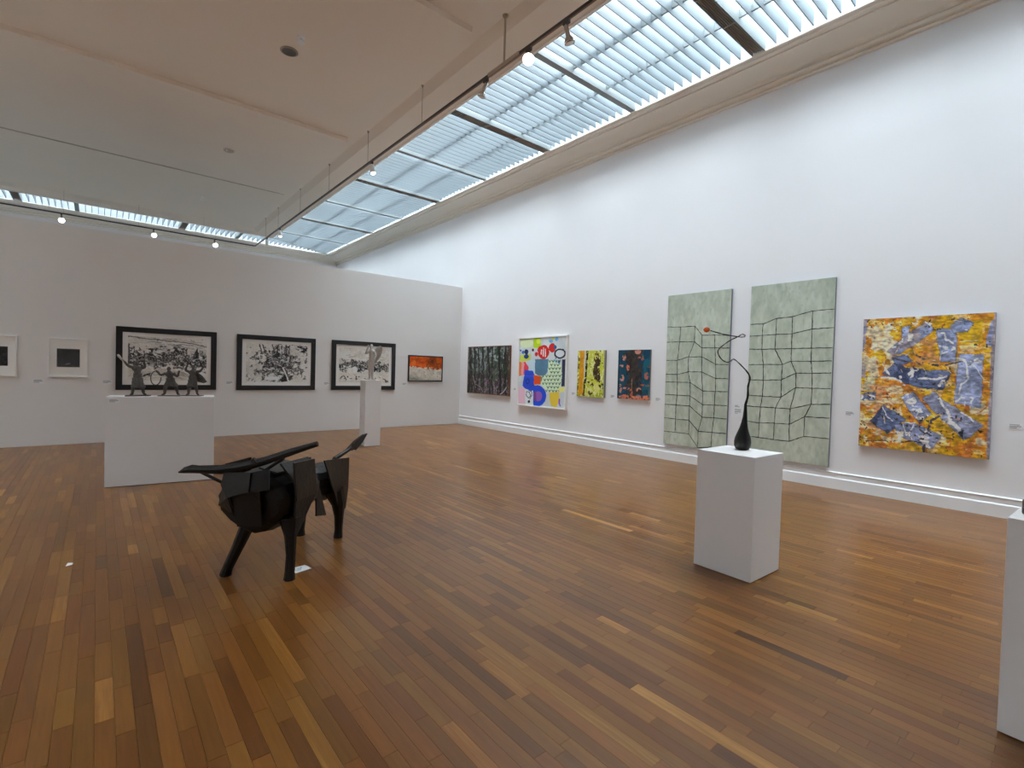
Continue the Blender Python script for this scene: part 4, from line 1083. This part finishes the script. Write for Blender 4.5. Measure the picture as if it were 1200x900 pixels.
for pts, wd in (([(470, 150), (500, 145), (515, 185), (548, 200)], 13), ([(470, 265), (500, 255), (555, 235)], 12), ([(505, 225), (555, 228)], 18), ([(480, 300), (500, 200)], 6), ([(160, 392), (215, 392), (260, 410), (285, 432)], 14), ([(200, 370), (175, 345)], 12), ([(298, 385), (330, 352), (318, 392)], 16), ([(345, 400), (420, 392), (470, 402), (515, 388)], 13), ([(600, 288), (625, 310), (640, 400), (600, 430), (590, 480)], 12), ([(650, 300), (690, 350), (715, 395)], 6), ([(572, 520), (600, 500), (660, 500), (655, 540)], 11), ([(620, 520), (618, 545)], 8),
                ([(480, 505), (500, 545), (520, 580), (535, 625)], 18), ([(530, 640), (565, 660), (590, 690)], 26), ([(600, 585), (640, 610), (665, 635)], 14), ([(265, 505), (300, 490), (300, 525), (330, 545)], 9), ([(345, 615), (368, 570)], 7), ([(345, 582), (368, 566), (378, 590)], 7), ([(282, 655), (296, 710), (318, 690), (330, 650)], 7), ([(165, 555), (190, 610), (215, 635)], 7), ([(290, 640), (340, 640)], 9), ([(215, 220), (250, 215), (230, 250)], 9), ([(395, 85), (432, 100)], 10), ([(560, 75), (600, 80)], 7), ([(330, 90), (360, 85)], 8)):
    P.put(P.line(pts, wd * .8) * (P.n(26, 2) > .18), WH)
DK = (70, 68, 76)
for pts, wd in (([(320, 235), (370, 285), (410, 305), (470, 330)], 14), ([(510, 328), (590, 305)], 11), ([(410, 680), (430, 630), (470, 605)], 16), ([(370, 682), (430, 714)], 13), ([(390, 712), (425, 680)], 9), ([(395, 770), (395, 806)], 20), ([(225, 290), (290, 300)], 12), ([(230, 315), (245, 320)], 10)):
    P.put(P.line(pts, wd * .8) * (P.n(24, 2) > .2), DK)
P.put(P.poly([(575, 700), (612, 688), (610, 738)]), (44, 44, 56)); P.put(P.poly([(690, 680), (728, 690), (706, 702)]), (40, 36, 40)); P.put(P.line([(36, 735), (120, 738), (240, 740), (380, 748)], 6) * (P.n(22, 2) > .35), (40, 34, 34)); P.put((P.n(60, 2) > .9) & (P.n(5) > .55), (70, 56, 46)); P.put((P.y > 690) & (P.y < 745) & (P.x > 220) & (P.x < 330) & (P.n(26, 3) > .6), (226, 216, 190)); P.put((P.n(30, 3) > .7) & (P.ell(440, 100, 30, 40) | P.ell(200, 600, 60, 30)), (50, 46, 52))
r = random.Random(5)
for k in range(70):      # dry brush drags, dark and pale
    x_, y_ = r.uniform(40, 780), r.uniform(60, 830); a_ = r.gauss(0.1, .5); ln = r.uniform(15, 70)
    P.put(P.line([(x_, y_), (x_ + math.cos(a_) * ln, y_ + math.sin(a_) * ln)], r.uniform(2, 6)) * (P.n(50, 2) > .5), r.choice(((232, 206, 150), (120, 84, 40), (90, 78, 74), (222, 176, 70), (176, 104, 40), (214, 210, 204))))
g1 = P.n(70, 2, ax=.45, ay=1.2) - .5; g2 = P.n(22, 4) - .5
P.img = P.img * (1 + .42 * g1 + .34 * g2)[..., None] * np.array([.97, .96, .98])
picture_face(P, -w / 2, w / 2, 0, h, -0.0515, t)

# ------------------------------------------------------------------ wall labels
M_TXT = mat('label_print', (158, 156, 156), 0.7)


def wall_label(t, w, h, rows):
    MB().box(-w / 2, w / 2, -0.004, 0, 0, h).build('card', M_CARD, t)
    mb = MB(); n_ = len(rows)
    for k, (a, b_) in enumerate(rows):
        z_ = h - (k + 0.75) * h / (n_ + 0.5)
        mb.box(-w / 2 + w * a, -w / 2 + w * b_, -0.0048, -0.004, z_, z_ + h / (n_ + 0.5) * 0.55)
    mb.build('printed_lines', M_TXT, t)


R3 = [(0.08, 0.8), (0.08, 0.92), (0.08, 0.6)]
for x_, lb in ((-0.828, 'small wall label between the two white-framed photographs'), (0.151, 'small wall label beside the battle print'), (2.278, 'small wall label beside the tangled-figures print'), (4.434, 'small wall label beside the print behind the winged figure'), (6.608, 'small wall label beside the orange landscape')):
    wall_label(on_divider('wall_label', lb, 'wall label', x_, x_, 1.155), 0.15, 0.07, R3)
for y_, z_, lb in ((9.98, 1.125, 'small wall label between the forest and the bright shapes paintings'), (7.884, 1.115, 'small wall label between the bright shapes and yellow tree paintings'), (6.742, 1.115, 'small wall label between the yellow and teal tree paintings'), (5.62, 1.115, 'small wall label between the teal painting and a sage panel'), (2.376, 1.10, 'small wall label between the sage panel and the gold painting'), (0.665, 1.085, 'small wall label beyond the gold painting, alone on the wall')):
    wall_label(on_right('wall_label', lb, 'wall label', y_, y_, z_), 0.12, 0.065, R3)
wall_label(on_right('wall_label', 'tall text panel between the two sage panels', 'wall label', 4.03, 4.03, 0.985), 0.13, 0.165, [(0.08, .5), (0.08, .7), (0.0, 0.0), (0.08, .9), (0.08, .85), (0.08, .9), (0.08, .5)])
# label on the front of the wide pedestal
q = thing('pedestal_label', 'small label stuck to the front of the wide pedestal', 'wall label', (PLx + ca * (-PLW / 2 + 0.09) + sa * (PLD / 2 + 0.001), PLy + sa * (-PLW / 2 + 0.09) - ca * (PLD / 2 + 0.001), PLH - 0.075), PL_R)
wall_label(q, 0.11, 0.045, R3)

# ------------------------------------------------------------------ small metal figures
M_PEWT = mat('dark_pewter', (92, 88, 84), 0.36, metal=0.9, vary=0.6, scale=45, bump=0.7, bscale=120)
M_SILV = mat('silver_cast', (186, 180, 172), 0.4, metal=0.6, vary=0.3, scale=35, bump=0.6, bscale=110)


def cast(mb, name, m, parent, k, voxel=0.006):
    mb.v = [(x_ * k, y_ * k, z_ * k) for x_, y_, z_ in mb.v]
    o = mb.build(name, m, parent, smooth=True)
    r_ = o.modifiers.new('fuse', 'REMESH'); r_.mode = 'VOXEL'; r_.voxel_size = voxel; r_.use_smooth_shade = True
    tx_ = bpy.data.textures.get('casting_lumps') or bpy.data.textures.new('casting_lumps', 'CLOUDS'); tx_.noise_scale = 0.022
    d_ = o.modifiers.new('lumps', 'DISPLACE'); d_.texture = tx_; d_.strength = 0.011; d_.mid_level = 0.5; o.location.z = 0.012
    return o


def head(mb, x_, y_, z_, tilt=0.0):
    mb.ball((x_, y_, z_), (0.046, 0.056, 0.066), 12, 8)
    mb.ball((x_, y_ - 0.056, z_ - 0.005), (0.010, 0.016, 0.016), 6, 5)           # nose
    mb.ball((x_, y_ - 0.045, z_ - 0.042), (0.022, 0.02, 0.016), 6, 5)            # chin
    for sg_ in (-1, 1): mb.ball((x_ + sg_ * 0.046, y_, z_), (0.010, 0.014, 0.02), 6, 5)
    return mb


def hand(mb, p, d):
    p, d = Vector(p), Vector(d).normalized(); w_ = d.cross(Vector((0, 1, 0)))
    if w_.length < 0.1: w_ = Vector((1, 0, 0))
    w_.normalize(); mb.ball(p, (0.022, 0.018, 0.024), 8, 6)
    for i in range(4): a = p + w_ * (0.012 * (i - 1.5)); mb.tube([a, a + d * (0.030 + 0.004 * (1.5 - abs(i - 1.5))), a + d * 0.045 + Vector((0, -0.012, 0))], [0.009, 0.008, 0.006], 6)
    mb.tube([p + w_ * 0.02, p + w_ * 0.036 + d * 0.02], [0.009, 0.007], 6)


def limb(mb, pts, rad): mb.tube(smooth_path(pts, 3), np.interp(np.linspace(0, 1, (len(pts) - 1) * 3 + 1), np.linspace(0, 1, len(rad)), rad), 9)


def foot(mb, x_, y_, dx): mb.tube([(x_ - 0.01 * dx, y_ + 0.02, 0.03), (x_ + 0.02 * dx, y_ - 0.02, 0.026), (x_ + 0.04 * dx, y_ - 0.05, 0.016)], [0.028, 0.026, 0.016], 8)


def skirt(mb, rows, folds=9):
    seg = 36; vs_ = []
    for cx, cy, rx, ry, z_ in rows:
        f_ = max(0, (0.55 - z_)) * 0.25
        for k in range(seg):
            a = 2 * math.pi * k / seg; q_ = 1 + f_ * math.sin(folds * a + z_ * 4)
            vs_.append((cx + rx * q_ * math.cos(a), cy + ry * q_ * math.sin(a), z_ + (0.02 * math.sin(folds * a + 1) if z_ < 0.3 else 0)))
    n_ = len(rows)
    mb.add(vs_, [(i * seg + k, i * seg + (k + 1) % seg, (i + 1) * seg + (k + 1) % seg, (i + 1) * seg + k) for i in range(n_ - 1) for k in range(seg)] + [tuple(range(seg)), tuple(range((n_ - 1) * seg, n_ * seg))])


def on_ped(px_, dx_, dy_, rot, h_):
    cr_, sr_ = math.cos(rot), math.sin(rot); return (px_[0] + cr_ * dx_ - sr_ * dy_, px_[1] + sr_ * dx_ + cr_ * dy_, h_)


FK = 0.47
# figure with raised club
t = thing('figurine', 'robed dark metal figure raising a club overhead', 'figurine', on_ped((PLx, PLy), -0.28, -0.02, PL_R, PLH), PL_R + 0.25)
b_ = MB(); head(b_, -0.03, -0.02, 0.90)
limb(b_, [(-0.03, 0, 0.85), (-0.02, 0, 0.78), (0, 0, 0.66), (0, 0, 0.52)], [0.034, 0.085, 0.085, 0.09])
b_.ball((-0.01, 0, 0.74), (0.12, 0.07, 0.08)); b_.ball((0, 0, 0.5), (0.10, 0.075, 0.08))
limb(b_, [(-0.10, 0, 0.77), (-0.22, -0.02, 0.83), (-0.31, -0.02, 0.94)], [0.044, 0.036, 0.026]); hand(b_, (-0.325, -0.02, 0.96), (-0.6, -0.1, 0.6))
limb(b_, [(0.09, 0, 0.77), (0.16, -0.05, 0.80), (0.13, -0.08, 0.93)], [0.044, 0.035, 0.025]); hand(b_, (0.13, -0.08, 0.95), (-0.2, -0.2, 1))
limb(b_, [(-0.06, 0, 0.48), (-0.09, -0.01, 0.26), (-0.12, 0.02, 0.04)], [0.07, 0.048, 0.03]); limb(b_, [(0.06, 0, 0.48), (0.10, 0, 0.26), (0.15, 0, 0.04)], [0.07, 0.048, 0.03]); foot(b_, -0.13, 0.01, -1); foot(b_, 0.16, 0, 1)
cast(b_, 'body', M_PEWT, t, FK, 0.005)
k_ = MB(); skirt(k_, [(0, 0, 0.105, 0.08, 0.62), (0, 0, 0.10, 0.085, 0.48), (0.01, 0, 0.125, 0.10, 0.34), (0.02, 0, 0.165, 0.12, 0.22)]); cast(k_, 'robe', M_PEWT, t, FK, 0.006)
k_ = MB(); k_.tube([(-0.27, -0.03, 0.88), (-0.35, -0.02, 1.0), (-0.42, -0.02, 1.10), (-0.45, -0.02, 1.15)], [0.014, 0.02, 0.034, 0.026], 9); k_.v = [(a * FK, b2 * FK, c2 * FK) for a, b2, c2 in k_.v]; k_.build('club', M_SILV, t, smooth=True)
k_ = MB(); k_.prism([(-0.30, -0.12), (0.24, -0.14), (0.32, 0.02), (0.2, 0.14), (-0.22, 0.13)], 0.0, 0.014, lambda p, q_: (p[0] * FK, p[1] * FK, q_)); k_.build('base', M_PEWT, t)

# striding figure with a round hoop shield
t = thing('figurine', 'striding dark metal figure holding a round hoop, between two taller figures', 'figurine', on_ped((PLx, PLy), 0.065, -0.02, PL_R, PLH), PL_R - 0.1)
b_ = MB(); head(b_, -0.01, -0.05, 0.76)
limb(b_, [(-0.01, -0.04, 0.71), (0.0, -0.02, 0.63), (0.02, 0.01, 0.5), (0.03, 0.02, 0.40)], [0.032, 0.08, 0.08, 0.085]); b_.ball((0, -0.01, 0.61), (0.115, 0.07, 0.075)); b_.ball((0.03, 0.02, 0.4), (0.10, 0.075, 0.075))
limb(b_, [(-0.09, -0.02, 0.63), (-0.19, -0.06, 0.58), (-0.26, -0.10, 0.66)], [0.042, 0.034, 0.025]); hand(b_, (-0.27, -0.10, 0.67), (-0.5, -0.2, 0.6))
limb(b_, [(0.10, -0.01, 0.63), (0.20, -0.05, 0.55), (0.24, -0.10, 0.66)], [0.042, 0.034, 0.025]); hand(b_, (0.245, -0.10, 0.675), (0.2, -0.2, 1))
limb(b_, [(-0.03, 0.02, 0.39), (-0.09, -0.04, 0.22), (-0.11, 0.0, 0.04)], [0.07, 0.048, 0.03]); limb(b_, [(0.08, 0.02, 0.39), (0.16, -0.04, 0.25), (0.20, 0.06, 0.04)], [0.07, 0.048, 0.03]); foot(b_, -0.13, -0.01, -1); foot(b_, 0.21, 0.05, 1)
cast(b_, 'body', M_PEWT, t, FK, 0.005)
k_ = MB(); skirt(k_, [(0.02, 0.01, 0.10, 0.08, 0.5), (0.03, 0.02, 0.115, 0.09, 0.38), (0.05, 0.02, 0.17, 0.12, 0.27)], 7); cast(k_, 'tunic', M_PEWT, t, FK, 0.006)
k_ = MB(); k_.tube([((-0.30 + 0.12 * math.cos(a)) * FK, (-0.12 + 0.03 * math.sin(a)) * FK, (0.52 + 0.20 * math.sin(a)) * FK) for a in np.linspace(0.9, 0.9 + 1.75 * math.pi, 30)], 0.0065, 7); k_.build('hoop', M_PEWT, t, smooth=True)
k_ = MB(); k_.prism([(-0.26, -0.12), (0.28, -0.13), (0.33, 0.08), (0.1, 0.16), (-0.24, 0.12)], 0.0, 0.010, lambda p, q_: (p[0] * FK, p[1] * FK, q_)); k_.build('base', M_PEWT, t)

# caped figure with both arms lifted
t = thing('figurine', 'dark metal figure with a flaring cape and lifted arms', 'figurine', on_ped((PLx, PLy), 0.33, -0.02, PL_R, PLH), PL_R - 0.12)
b_ = MB(); head(b_, 0.02, -0.02, 0.83)
limb(b_, [(0.02, 0, 0.78), (0.01, 0, 0.70), (0, 0, 0.58), (0, 0, 0.46)], [0.033, 0.08, 0.08, 0.085]); b_.ball((0.01, 0, 0.67), (0.115, 0.07, 0.075)); b_.ball((0, 0, 0.45), (0.095, 0.075, 0.075))
limb(b_, [(-0.08, 0, 0.69), (-0.17, -0.04, 0.74), (-0.12, -0.07, 0.88)], [0.042, 0.034, 0.025]); hand(b_, (-0.115, -0.07, 0.9), (0.2, -0.1, 1))
limb(b_, [(0.10, 0, 0.69), (0.20, -0.04, 0.72), (0.26, -0.06, 0.82)], [0.042, 0.034, 0.025]); hand(b_, (0.265, -0.06, 0.835), (0.4, -0.1, 0.8))
limb(b_, [(-0.05, 0, 0.44), (-0.08, 0, 0.24), (-0.10, 0, 0.04)], [0.07, 0.046, 0.03]); limb(b_, [(0.05, 0, 0.44), (0.09, -0.03, 0.24), (0.12, 0.01, 0.04)], [0.07, 0.046, 0.03]); foot(b_, -0.11, -0.01, -1); foot(b_, 0.13, 0, 1)
cast(b_, 'body', M_PEWT, t, FK, 0.005)
k_ = MB(); skirt(k_, [(0, 0, 0.10, 0.08, 0.56), (0, 0, 0.10, 0.085, 0.42), (-0.01, 0, 0.14, 0.105, 0.24)], 8); cast(k_, 'robe', M_PEWT, t, FK, 0.006)
k_ = MB(); k_.slab([(0.06 * FK, 0.05 * FK, 0.74 * FK), (0.24 * FK, 0.06 * FK, 0.60 * FK), (0.36 * FK, 0.05 * FK, 0.42 * FK), (0.27 * FK, 0.08 * FK, 0.38 * FK), (0.12 * FK, 0.10 * FK, 0.42 * FK), (-0.10 * FK, 0.08 * FK, 0.60 * FK)], 0.012); k_.build('cape', M_PEWT, t)
k_ = MB(); k_.prism([(-0.24, -0.12), (0.22, -0.12), (0.28, 0.06), (0.08, 0.14), (-0.22, 0.12)], 0.0, 0.010, lambda p, q_: (p[0] * FK, p[1] * FK, q_)); k_.build('base', M_PEWT, t)

# winged figure
WK = 0.74
t = thing('figurine', 'slender silver metal figure with a rough wing on the narrow pedestal', 'figurine', (pfx, pfy, PFH), -0.45)
b_ = MB(); head(b_, 0.0, -0.02, 0.93)
limb(b_, [(0, 0, 0.87), (0, 0, 0.80), (0, 0, 0.66), (0, 0, 0.54)], [0.03, 0.07, 0.062, 0.07]); b_.ball((0, 0, 0.78), (0.095, 0.055, 0.06)); b_.ball((0, 0, 0.53), (0.075, 0.06, 0.06))
limb(b_, [(-0.08, 0, 0.79), (-0.15, -0.05, 0.72), (-0.09, -0.09, 0.90)], [0.036, 0.03, 0.022]); hand(b_, (-0.085, -0.09, 0.92), (0.1, -0.1, 1))
limb(b_, [(0.08, 0, 0.79), (0.12, -0.05, 0.68), (0.08, -0.1, 0.58)], [0.036, 0.03, 0.022]); hand(b_, (0.075, -0.1, 0.565), (-0.2, -0.2, -1))
limb(b_, [(-0.035, 0, 0.52), (-0.035, -0.01, 0.28), (-0.035, 0, 0.05)], [0.06, 0.042, 0.026]); limb(b_, [(0.035, 0, 0.52), (0.04, -0.01, 0.28), (0.035, 0, 0.05)], [0.06, 0.042, 0.026]); foot(b_, -0.04, 0, -1); foot(b_, 0.04, 0, 1)
cast(b_, 'body', M_SILV, t, WK, 0.006)
wing = [(0.05, 0.62), (0.07, 0.78), (0.12, 0.90), (0.19, 0.97), (0.26, 0.98), (0.30, 0.90), (0.29, 0.78), (0.25, 0.66), (0.20, 0.58), (0.14, 0.52), (0.09, 0.50), (0.06, 0.54)]
k_ = MB(); k_.prism([(a * WK, c2 * WK) for a, c2 in wing], 0.05 * WK, 0.078 * WK, lambda p, q_: (p[0], q_ + 0.15 * p[0], p[1])); w_o = k_.build('wing', M_SILV, t, bevel=0.004)
for i in range(5):
    k_ = MB(); k_.tube([((0.08 + 0.01 * i) * WK, 0.055 * WK, (0.60 + 0.06 * i) * WK), ((0.26 - 0.012 * (4 - i)) * WK, 0.075 * WK, (0.68 + 0.065 * i) * WK)], 0.007, 6); k_.build('feather_rib', M_SILV, w_o)
k_ = MB(); k_.prism([(-0.15, -0.06), (-0.05, -0.12), (0.12, -0.10), (0.15, 0.03), (0.05, 0.11), (-0.1, 0.09)], 0.0, 0.02, lambda p, q_: (p[0] * WK, p[1] * WK, q_)); k_.build('base', M_SILV, t, bevel=0.003)
